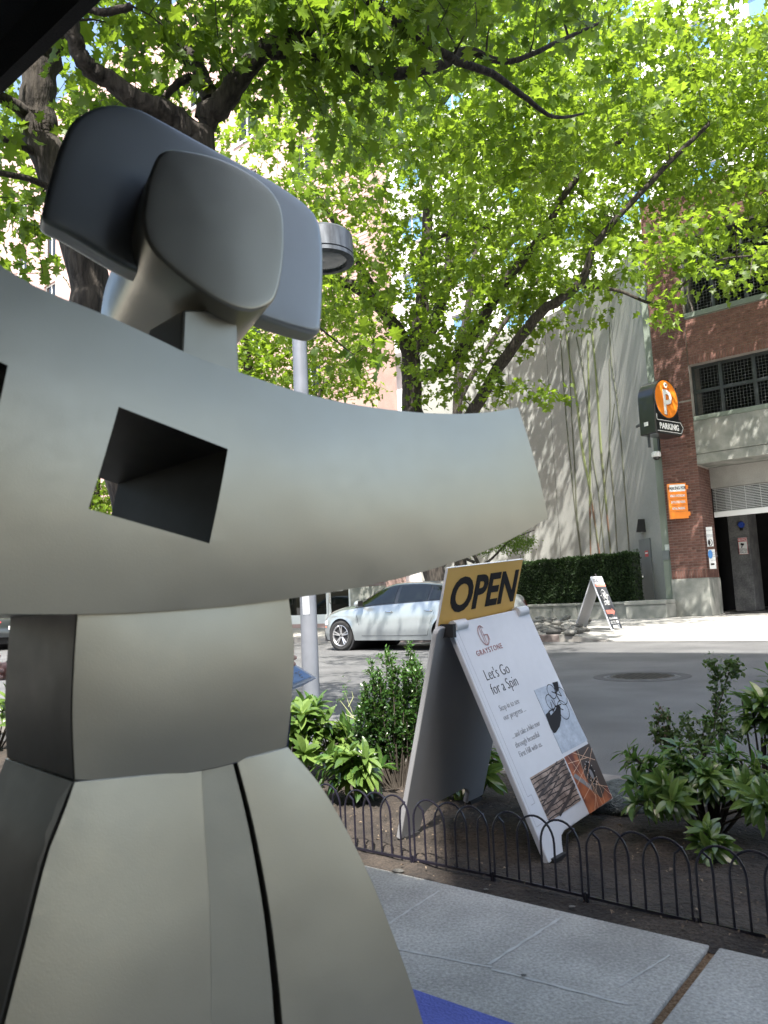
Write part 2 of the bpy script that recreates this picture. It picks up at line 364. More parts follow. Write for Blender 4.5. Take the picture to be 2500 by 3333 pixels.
# spandrels
for zi, (z0, z1) in enumerate([(Z_T1, Z_S2-.17), (Z_T2, Z_ROOF)]):
    gb('spandrel_core', XP1+.012, XR, .03, .45, z0, z1, M['mortar'])
    mb = MB()
    for X, Z, l, h in soldiers(XP1+.02, XR, z0+.005)+courses(XP1+.02, XR, z0+.28, z1, seed=7+zi):
        mb.box(LX(X), LX(X)+l, .018, .05, Z-.146, Z-.146+h)
    o = build('spandrel_brickwork', mb, M['brick'], gar, fix=False); o['kind'] = 'stuff'
gb('window_sill', XP1+.012, XR, -.02, .45, Z_S2-.165, Z_S2, M['stucco_dark'], .01)
gb('window_sill', XP1+.012, XR, -.02, .45, Z_S1-.14, Z_S1, M['stucco_dark'], .01)
gb('concrete_beam', XP1-.02, XR, .0, 1.6, Z_JT+.012, Z_S1-.142, M['concrete'], .01)
gb('concrete_beam', XP1-.02, XR, .02, 1.6, Z_BAND0, Z_JT, M['concrete'], .01)
gb('lintel_wall', XP1+.01, XR, 1.2, 1.45, 4.19, Z_BAND0-.01, M['concrete_far'])
gb('roof_slab', XP0, XR, .5, 12, Z_ROOF-.3, Z_ROOF-.01, M['concrete'])
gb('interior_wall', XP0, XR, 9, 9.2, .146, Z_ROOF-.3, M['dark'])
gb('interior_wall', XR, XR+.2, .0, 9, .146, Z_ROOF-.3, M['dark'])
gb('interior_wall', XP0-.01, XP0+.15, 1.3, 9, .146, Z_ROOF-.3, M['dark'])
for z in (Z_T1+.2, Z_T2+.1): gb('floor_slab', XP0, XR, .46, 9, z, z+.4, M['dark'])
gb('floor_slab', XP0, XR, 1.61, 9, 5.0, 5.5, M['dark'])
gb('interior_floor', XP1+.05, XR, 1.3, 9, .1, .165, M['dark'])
def window(z0, z1):
    x0 = XP1+.012; fr = MB(); t = .1
    fr.box(LX(x0), LX(XR), .28, .36, z0-.146, z0-.146+.08); fr.box(LX(x0), LX(XR), .28, .36, z1-.146-.08, z1-.146)
    zm = (z0+z1)/2-.05; fr.box(LX(x0), LX(XR), .27, .365, zm-.146, zm-.146+t)
    x = -6.3
    fr.box(LX(x0), LX(x0)+.07, .281, .361, z0-.146+.081, z1-.146-.081)
    while x < XR: fr.box(LX(x), LX(x)+t, .26, .37, z0-.146+.002, z1-.146-.002); x += .98
    w_ = build('window_frame', fr, M['steel_frame'], gar)
    g = MB(); x = x0+.06
    while x < min(XR, 1.0): g.box(LX(x), LX(x)+.006, .31, .316, z0-.14, z1-.15); x += .1
    z = z0+.08
    while z < z1-.05: g.box(LX(x0), LX(1.0), .30, .308, z-.146, z-.146+.006); z += .1
    build('wire_mesh', g, M['wire'], w_)
window(Z_S1, Z_T1); window(Z_S2, Z_T2)
# roller grille over the entrance
g = MB(); z = 3.42
while z < 4.19: g.box(LX(XP1+.02), LX(XR), 1.30, 1.312, z-.146, z-.146+.022); z += .052
build('roller_grille', g, M['grille'], gar)
g = MB(); x = XP1+.1
while x < 2: g.box(LX(x), LX(x)+.012, 1.285, 1.299, 3.4-.146, 4.19-.146); x += .45
build('grille_rod', g, M['grille'], gar)
gb('grille_bottom_bar', XP1+.02, XR, 1.27, 1.34, 3.25, 3.415, M['white'])
# grey pillar inside the entrance
px0 = FT(2382, 1850, YG+3.2)[0]; px1 = FT(2449, 1850, YG+3.2)[0]
gb('interior_pillar', px0, px1, 3.2, 4.4, .165, 4.9, M['pillar'] if 'pillar' in M else M.setdefault('pillar', pmat('pillar_concrete', (.1, .1, .105), (.17, .17, .17), 3, .9, fine=(20, .25))), .02)
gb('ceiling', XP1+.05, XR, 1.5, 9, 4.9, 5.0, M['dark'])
gb('wall_strip', FT(2134, 1560, YG)[0], XP0-.012, .06, .4, .146, 12.6, M['stucco_dark'])
gb('conduit', XP0-.1, XP0-.04, .0, .055, 5.5, 6.9, M['steel_frame'])

# text helper --------------------------------------------------------
def text(name, s, size, mat, parent, M4, bold=0.0, shear=0, sx=1.0, align='LEFT', space=1.0, ext=.0008, res=2):
    cu_ = bpy.data.curves.new(name, 'FONT'); cu_.body = s; cu_.size = size; cu_.offset = bold; cu_.shear = shear; cu_.align_x = align
    cu_.extrude = ext; cu_.space_character = space; cu_.resolution_u = res
    tmp = bpy.data.objects.new(name, cu_); COL.objects.link(tmp); dg = bpy.context.evaluated_depsgraph_get(); dg.update()
    me = bpy.data.meshes.new_from_object(tmp.evaluated_get(dg)); bpy.data.objects.remove(tmp); bpy.data.curves.remove(cu_)
    me.name = name; me.materials.clear(); me.transform(Matrix.Diagonal((sx, 1, 1, 1)))
    o = link(name, me, mat, parent); o.matrix_local = M4; return o
def frame4(o, ex, ey):       # origin, x axis, y axis -> matrix
    ex = Vector(ex).normalized(); ey = Vector(ey); ey = (ey-ex*ey.dot(ex)).normalized(); ez = ex.cross(ey)
    m_ = Matrix.Identity(4)
    for i in range(3): m_[i][0] = ex[i]; m_[i][1] = ey[i]; m_[i][2] = ez[i]; m_[i][3] = o[i]
    return m_
XZ = lambda x, y, z: frame4((x, y, z), (1, 0, 0), (0, 0, 1))     # upright face looking to -y
def plate(name, x0, x1, z0, z1, y, th, mat, parent, bevel=0):
    mb = MB(); mb.box(x0, x1, y, y+th, z0, z1); return build(name, mb, mat, parent, bevel=bevel)
def sthing(name, X, Y, z, label, cat, group=None): return empty(name, ST(X, Y, z), RZ, label, cat, group)
# ---- wall signs -----------------------------------------------------
# PARKING cabinet on its bracket, standing out from the pier towards the street, face across the pavement to the left... seen from the front
def pcab():
    Xc, zc = FT(2168, 1312, YG-1.2)
    o = sthing('parking_sign', Xc, YG-1.2, zc, 'black cabinet sign with an orange disc and white letter P, bracketed off the brick pier', 'sign')
    o.rotation_euler = (0, 0, R(36))
    cz = .12; rad_ = .60; Dp = .58
    out = []
    for k in range(17):
        a = math.pi-math.pi*k/16; out.append((rad_*1.03*math.cos(a), cz+rad_*1.05*math.sin(a)))
    out += [(.62, -.46), (.70, -.46), (.86, -.70), (.70, -.98), (-.62, -.98)]
    mb = MB(); mb.prism([(x, 0, z) for x, z in out], (0, Dp, 0)); build('cabinet', mb, M['black'], o, smooth=True, bevel=.03, seg=3, ang=50)
    ov = [(rad_*.96*math.cos(a), -.03, cz+rad_*.98*math.sin(a)) for a in [2*math.pi*k/40 for k in range(40)]]
    mb = MB(); mb.prism(ov, (0, .028, 0)); build('disc_face', mb, M['orange'], o)
    rim = MB(); rim.tube([(rad_*math.cos(a), -.02, cz+rad_*1.02*math.sin(a)) for a in [2*math.pi*k/40 for k in range(41)]], .022, 6); build('disc_rim', rim, M['black'], o, smooth=True)
    M['ink_shadow'] = pmat('brown_ink', (.35, .09, .02), rough=.6)
    text('letter', 'P', 1.08, M['ink_shadow'], o, XZ(.045, -.033, cz-.50), bold=.022, align='CENTER', sx=.85)
    text('letter', 'P', 1.08, M['white'], o, XZ(.01, -.037, cz-.47), bold=.022, align='CENTER', sx=.85)
    mb = MB(); mb.prism([(.085*math.cos(a), -.038, cz+.44+.085*math.sin(a)) for a in [2*math.pi*k/20 for k in range(20)]], (0, .006, 0)); build('emblem_disc', mb, M['white'], o)
    text('emblem_letter', 'M', .13, M['ink'], o, XZ(0, -.0395, cz+.395), align='CENTER', bold=.003)
    text('lettering', 'STREET', .11, M['ink_shadow'], o, XZ(0, -.034, cz+.27), align='CENTER', sx=.9, bold=.003)
    text('lettering', 'PARKING', .25, M['white'], o, XZ(.06, -.006, -.82), align='CENTER', sx=.95, bold=.010)
    mb = MB(); mb.tube([(-.55, -.008, -.38), (-.55, -.008, -.56), (.66, -.008, -.56), (.78, -.008, -.72), (.66, -.008, -.90), (-.55, -.008, -.90)], .010, 4); build('arrow_outline', mb, M['white'], o)
    mb = MB(); mb.tube([(.62, .3, .15), (1.2, .75, .1)], .02, 6); mb.tube([(.62, .3, -.25), (1.15, .75, .08)], .02, 6); build('bracket', mb, M['grille'], o)
    mb = MB(); mb.box(.62, .8, .12, .3, .3, .62); build('junction_box', mb, M['black'], o, bevel=.01)
    mb = MB(); mb.box(-.66, -.655, .24, .38, -.72, -.60); build('sticker', mb, M['white'], o)
    mb = MB(); mb.tube([(-.3, Dp, -.5), (.0, 1.1, -.5)], .05, 8); mb.tube([(-.45, .4, -.98), (-.45, .4, -1.35)], .045, 8); build('mount', mb, M['steel_frame'], o)
    return o
pcab()
def orange_sign():
    X0, z1 = FT(2172, 1575, YG-.35); X1, z0 = FT(2228, 1685, YG-.35)
    o = sthing('parking_rates_sign', X0, YG-.35, z0, 'orange PARKING FOR box sign with white text bands on the brick pier', 'sign'); o.rotation_euler = (0, 0, RZ+R(30))
    W_, Hh = .56, z1-z0
    mb = MB(); mb.box(0, W_, 0, .16, 0, Hh); build('sign_box', mb, M['orange'], o, bevel=.012)
    plate('header_panel', .05, W_-.04, Hh-.26, Hh-.04, -.004, .004, M['white'], o)
    text('lettering', 'PARKING FOR', .135, M['ink'], o, XZ(W_/2, -.006, Hh-.2), align='CENTER', sx=.62, bold=.004)
    for k, s in enumerate(['MEDICAL OFFICE BUILDING', 'SEATTLE STREET PARKING', 'RETAIL PARKING']):
        text('lettering', s, .1, M['white'], o, XZ(W_/2, -.004, Hh-.43-.2*k), align='CENTER', sx=.36 if k < 2 else .5, bold=.003)
        plate('divider', .03, W_-.03, Hh-.50-.2*k, Hh-.49-.2*k, -.003, .003, M['ink_shadow'], o)
    for z in (.08, Hh-.2):
        mb = MB(); mb.box(W_, W_+.12, .03, .3, z, z+.13); build('bracket', mb, M['orange'], o, bevel=.008)
orange_sign()
def cam_dome():
    X, z = FT(2136, 1480, YG-.2)
    o = sthing('security_camera', X, YG-.2, z, 'white dome security camera on the wall below the parking cabinet', 'camera')
    mb = MB(); mb.lathe([(0, .1), (.1, .1), (.14, .06), (.145, -.06), (.12, -.08)], 20); build('housing', mb, M['white'], o, smooth=True)
    mb = MB(); mb.lathe([(.11, -.081), (.1, -.13), (.06, -.17), (0, -.18)], 16); build('dome', mb, M['black'], o, smooth=True)
    mb = MB(); mb.box(-.03, .03, .1, .25, 0, .06); build('arm', mb, M['white'], o)
cam_dome()
def small_sign(px0, py0, px1, py1, Y, label, lines, name='wall_sign', panel=M['white'], extra=None, yoff=-.03):
    X0, z1 = FT(px0, py0, Y+yoff); X1, z0 = FT(px1, py1, Y+yoff)
    o = sthing(name, X0, Y+yoff, z0, label, 'sign'); W_, Hh = X1-X0, z1-z0
    plate('panel', 0, W_, 0, Hh, 0, .012, panel, o, .002)
    for (s, fx, fz, sz, mt, al) in lines: text('lettering', s, sz, mt, o, XZ(W_*fx, -.002, Hh*fz), align=al, sx=.8)
    if extra: extra(o, W_, Hh)
    return o
def ex_a(o, w, h):
    mb = MB(); mb.lathe([(0.0, 0), (.085, 0), (.085, .003), (0, .003)], 20, axis='y'); d = build('emblem_disc', mb, M['ink'], o, loc=(w*.5, -.005, h*.2)); d.scale = (.8, 1, 1.3)
    text('emblem_letter', ')', .18, M['white'], o, XZ(w*.47, -.007, h*.14), bold=.01)
def ex_b(o, w, h):
    mb = MB(); mb.lathe([(0.0, 0), (.09, 0), (.09, .003), (0, .003)], 20, axis='y'); d = build('emblem_disc', mb, M.setdefault('blue_print', pmat('blue_print', (.08, .25, .6), rough=.5)), o, loc=(w*.28, -.005, h*.75)); d.scale = (.75, 1, 1.5)
    plate('print_block', w*.22, w*.78, h*.2, h*.29, -.003, .003, M['ink'], o)
small_sign(2297, 1716, 2323, 1778, YG, 'white notice with a black disc on the brick pier, upper of two', [('PARKING', .5, .55, .07, M['grey_ink'], 'CENTER'), ('entrance', .5, .8, .07, M['grey_ink'], 'CENTER'), ('WELCOME', .5, .48, .05, M['grey_ink'], 'CENTER')], extra=ex_a)
small_sign(2305, 1789, 2332, 1851, YG, 'white notice with a blue disc and black bar on the brick pier, lower of two', [('METRO', .5, .8, .06, M['grey_ink'], 'LEFT'), ('STREET', .5, .7, .06, M['grey_ink'], 'LEFT'), ('MARKET', .5, .6, .06, M['grey_ink'], 'LEFT'), ('pay here', .3, .42, .05, M['grey_ink'], 'LEFT')], extra=ex_b)
def ex_n(o, w, h):
    plate('red_header', .012, w-.012, h*.76, h*.97, -.002, .002, M['red'], o)
    text('lettering', 'NOTICE', h*.19, M['white'], o, XZ(w/2, -.0045, h*.8), align='CENTER', sx=.75, bold=.003)
    mb = MB(); mb.tube([(w*.3, -.008, h*.62), (w*.62, -.008, h*.58)], .035, 8); mb.tube([(w*.45, -.008, h*.56), (w*.36, -.008, h*.42)], .014, 6); mb.tube([(w*.3, -.008, h*.40), (w*.42, -.008, h*.43)], .01, 6); build('camera_symbol', mb, M['ink'], o)
    bd = MB(); bd.tube([(.006, -.002, .006), (w-.006, -.002, .006), (w-.006, -.002, h-.006), (.006, -.002, h-.006), (.006, -.002, .006)], .006, 4); build('red_border', bd, M['red'], o)
small_sign(2401, 1751, 2436, 1803, YG+3.2, 'NOTICE video surveillance sign with red header on the grey interior pillar', [('PARKING LOT', .5, .27, .075, M['ink'], 'CENTER'), ('UNDER VIDEO', .5, .17, .075, M['ink'], 'CENTER'), ('SURVEILLANCE', .5, .07, .07, M['ink'], 'CENTER')], extra=ex_n)
small_sign(2163, 1773, 2190, 1793, YG+.06, 'small pale no smoking sign on the grey wall beside the brick pier', [('No Smoking', .5, .72, .05, M['grey_ink'], 'CENTER'), ('O', .5, .15, .1, M['grey_ink'], 'CENTER')], panel=M.setdefault('pale_sign', pmat('pale_sign', (.45, .5, .48), rough=.5)))
# blue hydrant tag on the pillar
X_, z_ = FT(2413, 1708, YG+3.2); o = sthing('blue_box', X_, YG+3.19, z_, 'small blue call box high on the grey interior pillar', 'box')
mb = MB(); mb.lathe([(0, -.06), (.1, -.06), (.12, -.03), (.12, 0)], 6, axis='y'); build('housing', mb, M.setdefault('blue_print2', pmat('deep_blue', (.02, .06, .35), rough=.4)), o); mb = MB(); mb.box(-.05, .05, -.05, 0, -.2, -.12); build('latch', mb, M['black'], o)

# ================================================================== CURVED GREY WALL
XW0 = FT(2134, 1560, YG)[0]
WP = [(ST(XW0, YG+.08)[0], ST(XW0, YG+.08)[1]), (8.78, 26.0), (8.62, 27.2), (8.3, 28.5), (7.75, 30.0), (7.1, 31.3), (6.2, 32.4), (5.2, 33.1), (4.1, 33.5), (1.5, 34.0)]
def smooth_poly(P, n=6):
    out = []; P = [np.array(p, float) for p in P]
    for i in range(len(P)-1):
        p0, p1, p2, p3 = P[max(i-1, 0)], P[i], P[i+1], P[min(i+2, len(P)-1)]
        for k in range(n):
            t = k/n; out.append(.5*((2*p1)+(-p0+p2)*t+(2*p0-5*p1+4*p2-p3)*t*t+(-p0+3*p1-3*p2+p3)*t**3))
    out.append(P[-1]); return out
WS = smooth_poly(WP); ZW = 12.6
def wall_hit(px, py, off=.0):
    d = ray(px, py); best = None
    for a, b in zip(WS[:-1], WS[1:]):
        e = b-a; M2 = np.array([[d[0], -e[0]], [d[1], -e[1]]])
        try: t, s = np.linalg.solve(M2, a)
        except Exception: continue
        if t > 0 and (-.01 if a is not WS[0] else -3) <= s <= 1.01 and (best is None or t < best): best = t
    if best is None: return None
    p = C0+d*best; return p-np.array([d[0], d[1], 0])/np.linalg.norm(d[:2])*off
wall = empty('curved_wall', (7.1, 31.3, .146), 0, 'tall curved grey concrete wall with painted reed stems, behind the clipped hedge', 'wall')
wo = np.array([7.1, 31.3, .146])
# wall panels split by vertical joints
def offs(i):
    a = WS[max(i-1, 0)]; b = WS[min(i+1, len(WS)-1)]; t = (b-a)/np.linalg.norm(b-a); nn_ = np.array([t[1], -t[0]])
    if nn_ @ (WS[i]-np.array([4.0, 24.0])) < 0: nn_ = -nn_
    return WS[i]+nn_*.35
cuts = [0, 12, 21, 30, 39, len(WS)-1]
for a, b in zip(cuts[:-1], cuts[1:]):
    fr = [WS[i] for i in range(a, b+1)]; bk = [offs(i) for i in range(a, b+1)]
    t0 = (fr[1]-fr[0]); t0 /= np.linalg.norm(t0); fr[0] = fr[0]+t0*.008; t1 = fr[-1]-fr[-2]; t1 /= np.linalg.norm(t1); fr[-1] = fr[-1]-t1*.008
    mb = MB(); ring = []
    for z in (0, 1.55, 1.58, ZW-.146):
        off = 0
        ring.append([(p[0]-wo[0], p[1]-wo[1], z) for p in fr])
    mb.grid(ring); mb.grid([[(p[0]-wo[0], p[1]-wo[1], ZW-.146) for p in fr], [(p[0]-wo[0], p[1]-wo[1], ZW-.146) for p in bk]])
    mb.grid([[(p[0]-wo[0], p[1]-wo[1], z) for p in bk] for z in (0, ZW-.146)])
    build('wall_panel', mb, M['stucco'], wall, smooth=True)
mb = MB(); mb.grid([[(p[0]-wo[0], p[1]-wo[1], z) for p in [offs(i)*1.0-(offs(i)-WS[i])*.9 for i in range(len(WS))]] for z in (0, ZW-.3)]); build('backing', mb, M['dark'], wall)
# band at the foot (panelled concrete)
reeds = [([(445, 130), (470, 330), (510, 560), (545, 850), (580, 1040), (612, 1240), (650, 1490)], 10, 'g'), ([(595, 60), (630, 450), (655, 830), (680, 1100), (716, 1490)], 9, 'g'),
 ([(578, 200), (586, 650), (590, 900), (590, 1200), (595, 1495)], 9, 'g'), ([(508, 180), (560, 450), (600, 850), (640, 1100), (680, 1490)], 4, 'd'), ([(415, 200), (445, 640), (490, 1100), (535, 1490)], 3, 'd'),
 ([(462, 180), (480, 640), (500, 980), (512, 1240), (540, 1490)], 4, 'd'), ([(706, 90), (720, 340), (760, 620), (800, 1100), (827, 1490)], 3, 'd'), ([(706, 310), (712, 600), (708, 840), (735, 1150), (755, 1490)], 4, 'd'), ([(738, 580), (700, 900), (665, 1230), (640, 1490)], 3, 'd')]
def reedmat(kind):
    mt = bpy.data.materials.new('reed_paint_'+kind); mt.use_nodes = True; b = mt.node_tree.nodes['Principled BSDF']; b.inputs['Roughness'].default_value = .8
    tc = nm(mt, 'ShaderNodeTexCoord'); sp = nm(mt, 'ShaderNodeSeparateXYZ'); mt.node_tree.links.new(tc.outputs['Object'], sp.inputs[0])
    n_ = nm(mt, 'ShaderNodeTexNoise'); n_.inputs['Scale'].default_value = .9; mt.node_tree.links.new(tc.outputs['Object'], n_.inputs[0])
    ad = nm(mt, 'ShaderNodeMath'); ad.operation = 'MULTIPLY_ADD'; mt.node_tree.links.new(sp.outputs[2], ad.inputs[0]); ad.inputs[1].default_value = .09; mt.node_tree.links.new(n_.outputs[0], ad.inputs[2])
    rp = nm(mt, 'ShaderNodeValToRGB'); e = rp.color_ramp.elements
    if kind == 'g': cols = [(.0, (.07, .06, .04)), (.55, (.1, .08, .05)), (.66, (.16, .075, .05)), (.76, (.08, .08, .05)), (.88, (.14, .165, .07)), (.94, (.09, .095, .06)), (1.0, (.16, .19, .08))]
    else: cols = [(0, (.1, .09, .07)), (.5, (.13, .12, .09)), (1, (.09, .1, .07))]
    e[0].position = 0; e[0].color = (*cols[0][1], 1); e[1].position = 1; e[1].color = (*cols[-1][1], 1)
    for p, c in cols[1:-1]:
        q = e.new(min(p, .99)); q.color = (*c, 1)
    mt.node_tree.links.new(ad.outputs[0], rp.inputs[0]); mt.node_tree.links.new(rp.outputs[0], b.inputs['Base Color']); return mt
RM = {'g': reedmat('g'), 'd': reedmat('d')}
for pts, wpx, k in reeds:
    P3 = []
    q = smooth_poly(pts, 6)
    for i, (x, y) in enumerate(q):
        wdt = wpx*(.35+.65*math.sin(math.pi*(i+1)/(len(q)+1)))*.5425
        a = wall_hit(1600+x*.5425-wdt/2, 1000+y*.5425, .03); b = wall_hit(1600+x*.5425+wdt/2, 1000+y*.5425, .03)
        if a is not None and b is not None: P3.append((a-wo, b-wo))
    mb = MB(); mb.grid([[p[0] for p in P3], [p[1] for p in P3]]); o = build('reed_stem', mb, RM[k], wall); sm = o.modifiers.new('solid', 'SOLIDIFY'); sm.thickness = .03; sm.offset = 0
# grey service door, lamp and low band on the returning end of the wall
def wall_box(name, pxl, pxr, pyt, pyb, mat, parent, th=.05, ztop=None, zbot=None):
    a = wall_hit(pxl, (pyt+pyb)/2); b = wall_hit(pxr, (pyt+pyb)/2)
    zt = wall_hit((pxl+pxr)/2, pyt)[2] if ztop is None else ztop; zb = wall_hit((pxl+pxr)/2, pyb)[2] if zbot is None else zbot
    e = (b-a); e[2] = 0; e /= np.linalg.norm(e); nn_ = np.array([e[1], -e[0], 0]);
    if nn_ @ (C0-a) < 0: nn_ = -nn_
    q = [np.array([a[0], a[1], zb]), np.array([b[0], b[1], zb]), np.array([b[0], b[1], zt]), np.array([a[0], a[1], zt])]
    mb = MB(); mb.prism([p+nn_*th-wo for p in q], -nn_*(th+.05)); return build(name, mb, mat, parent)
d_ = wall_box('door', 2090, 2126, 1752, 1956, M['gray_door'], wall, .04, zbot=.16)
wall_box('door_notice', 2104, 2114, 1792, 1812, M['red'], d_, .05); wall_box('door_notice', 2105, 2113, 1798, 1802, M['white'], d_, .055)
wall_box('door_handle', 2094, 2103, 1874, 1879, M['chrome'], d_, .09)
wall_box('band', 2052, 2089, 1862, 1884, M['gray_door'], wall, .05)
gb('band', XW0, XP0-.03, .02, .058, 1.95, 2.25, M['gray_door'])
wall_box('wall_box_fitting', 2067, 2078, 1787, 1808, M['stucco_dark'], wall, .08)
lp = wall_hit(2091, 1712, .0); o = empty('wall_lamp', lp, 0, 'black tapered wall lamp above the grey service door', 'lamp')
mb = MB(); mb.prism([(-.3, -.25, -.2), (.16, -.25, -.22), (.1, -.22, .22), (-.2, -.22, .22)], (.1, .35, 0)); build('shade', mb, M['black_matte'], o, bevel=.01)
mb = MB(); mb.lathe([(0, -.215), (.07, -.215), (.07, -.18), (0, -.16)], 12); build('bulb_cover', mb, M['white'], o)

# ================================================================== WHITE BUILDING and PINK BRICK BUILDING behind the trees
def facade_building(name, X0, X1, Y, Ht, depth, mat, label, cat, wins, winfun, z0=.146):
    o = sthing(name, X0, Y, z0, label, cat)
    # wall pieces around window openings: rows
    xs_ = sorted(set([X0, X1]+[w[0] for w in wins]+[w[1] for w in wins])); zs_ = sorted(set([z0, Ht]+[w[2] for w in wins]+[w[3] for w in wins]))
    mb = MB(); Rv = .25
    for i in range(len(xs_)-1):
        for j in range(len(zs_)-1):
            xm, zm = (xs_[i]+xs_[i+1])/2, (zs_[j]+zs_[j+1])/2
            if any(w[0] < xm < w[1] and w[2] < zm < w[3] for w in wins): continue
            mb.add([(xs_[i]-X0, 0, zs_[j]-z0), (xs_[i+1]-X0, 0, zs_[j]-z0), (xs_[i+1]-X0, 0, zs_[j+1]-z0), (xs_[i]-X0, 0, zs_[j+1]-z0)], [(0, 1, 2, 3)])
    for w in wins:
        a, b, c, d = w[0]-X0, w[1]-X0, w[2]-z0, w[3]-z0
        mb.add([(a, 0, c), (b, 0, c), (b, 0, d), (a, 0, d), (a, Rv, c), (b, Rv, c), (b, Rv, d), (a, Rv, d)], [(0, 1, 5, 4), (1, 2, 6, 5), (2, 3, 7, 6), (3, 0, 4, 7)])
    W_ = X1-X0; Hh = Ht-z0
    mb.add([(0, 0, 0), (W_, 0, 0), (W_, depth, 0), (0, depth, 0), (0, 0, Hh), (W_, 0, Hh), (W_, depth, Hh), (0, depth, Hh)], [(1, 2, 6, 5), (2, 3, 7, 6), (3, 0, 4, 7), (4, 5, 6, 7)])
    build('wall', mb, mat, o, fix=False)
    for w in wins: winfun(o, w[0]-X0, w[1]-X0, w[2]-z0, w[3]-z0, w[4] if len(w) > 4 else 0)
    return o
def win_grid(o, a, b, c, d, kind):
    f_ = MB(); y = .12
    if kind == 0:      # white wire-grid opening
        n_ = max(4, int((b-a)/.22)); m_ = max(4, int((d-c)/.22))
        for k in range(n_+1): x = a+(b-a)*k/n_; f_.box(x-.02, x+.02, y, y+.03, c, d)
        for k in range(m_+1): z = c+(d-c)*k/m_; f_.box(a, b, y+.002, y+.028, z-.02, z+.02)
        f_.box((a+b)/2-.06, (a+b)/2+.06, y-.03, y+.05, c, d)
        w_ = build('window', f_, M['white'], o); p = MB(); p.box(a, b, .249, .252, c, d); build('pane', p, M['glass_dark'], w_)
    else:
        for x in (a, (a+b)/2-.03, b-.06): f_.box(x, x+.06, y, y+.05, c, d)
        for z in (c, d-.06): f_.box(a, b, y+.002, y+.048, z, z+.06)
        f_.box(a-.1, b+.1, -.06, .1, c-.12, c-.001)
        w_ = build('window', f_, M['white'], o); p = MB(); p.box(a, b, .16, .18, c, d); build('pane', p, M['glass_blue'] if kind == 1 else M['glass_dark'], w_)
YWB = 36.0
wins = []
for (a, b, c, d) in [(1177, 1268, 1262, 1345), (1335, 1425, 1238, 1325), (1528, 1604, 1225, 1290)]:
    X0_, z1_ = FT(a, c, YWB); X1_, z0_ = FT(b, d, YWB); wins.append((X0_, X1_, z0_, z1_+.3, 0))
zr = [w[3] for w in wins]; z_b = min(w[2] for w in wins); z_t = max(zr); wins = [(w[0], w[1], z_b, z_t, 0) for w in wins]
xg = [wins[0][0]+i*3.35 for i in range(-2, 9)]
for r_ in range(1, 7):
    for x in xg:
        z0_ = z_b+3.5*r_; wins.append((x+.2, x+1.9, z0_, z0_+1.7, 1))
XWR = wins[0][0]+3.35*8+3
wb = facade_building('white_building', wins[0][0]-8, XWR, YWB, 36, 14, M['white_wall'], 'tall white rendered building with gridded windows behind the centre tree', 'building', wins, win_grid)
YPB = 21.6; XPR = FT(1216, 1000, YPB)[0]
wins = []
for r_ in range(7):
    for k in range(9):
        x = XPR-2.8-k*3.4; z0_ = 5.6+r_*3.2; wins.append((x-1.3, x, z0_, z0_+1.7, 2))
sx0, sz1 = FT(1040, 1900, YPB); sx1, _ = FT(1142, 1900, YPB)
pb = facade_building('brick_apartments', XPR-34, XPR, YPB, 31, 1.2, M['brick_pink'], 'tall pinkish brick apartment block at far left behind the trees', 'building', wins+[(sx0-2.2, sx1, .3, 2.65, 3)], lambda o, a, b, c, d, k: win_grid(o, a, b, c, d, k) if k != 3 else None)
# brick relief bands on the visible corner of the apartment block
mb = MB()
for X, Z, l, h in courses(XPR-3.0, XPR-.01, 8.8, 21.0, bl=.5, bh=.135, j=.03):
    xm = X+l/2; hit = False
    if XPR-2.8-1.35 < xm < XPR-2.75: hit = (Z-5.6) % 3.2 < 1.75 or (Z-5.6) % 3.2 > 3.05
    if not hit: mb.box(X-(XPR-34), X+l-(XPR-34), -.02, 0.01, Z-.146, Z-.146+h)
o = build('brickwork', mb, M['brick_pink'], pb, fix=False); o['kind'] = 'stuff'
# stone ground floor, storefront door
def pbx(name, x0, x1, y0, y1, z0, z1, mat, par=None, bevel=0):
    mb = MB(); mb.box(x0-(XPR-34), x1-(XPR-34), y0, y1, z0-.146, z1-.146); return build(name, mb, mat, par or pb, bevel=bevel)
pbx('stone_base', XPR-34, sx0-2.22, -.08, -.005, .146, 3.4, M['concrete_far'])
M['mauve'] = pmat('mauve_wall', (.2, .165, .165), (.26, .21, .21), 2, .8)
pbx('stone_base', sx1+.02, XPR, -.08, -.005, .146, 1.6, M['concrete'])
pbx('mauve_band', sx1+.02, XPR, -.07, -.004, 1.62, 4.2, M['mauve']); pbx('mauve_band', sx0-2.22, sx1, -.07, -.004, 2.66, 4.2, M['mauve'])
pbx('red_grille', sx1+.1, sx1+1.6, -.12, -.072, 1.7, 2.3, M['red_slat'] if 'red_slat' in M else M.setdefault('red_slat', pmat('red_slat', (.16, .035, .03), rough=.6)))
for k in range(3):
    xa = sx1-1.15*(k+1)-.02; dr = MB()
    for x in (xa, xa+1.02): dr.box(x-(XPR-34), x+.1-(XPR-34), .02, .1, .154, 2.5)
    dr.box(xa+.101-(XPR-34), xa+1.019-(XPR-34), .022, .098, .154, .5); dr.box(xa+.101-(XPR-34), xa+1.019-(XPR-34), .022, .098, 2.3, 2.5)
    dd = build('door', dr, M['white'], pb); pbx('pane', xa+.1, xa+1.02, .05, .07, .64, 2.45, M['glass_dark'], dd)
    mb = MB(); a = xa+.16-(XPR-34); mb.tube([(a, -.05, .9), (a, -.09, .92), (a, -.09, 1.3), (a, -.05, 1.32)], .02, 6); build('handle', mb, M['chrome'], dd)
pbx('paper_notice', sx1-.75, sx1-.45, .03, .045, 1.5, 1.95, M['white'])
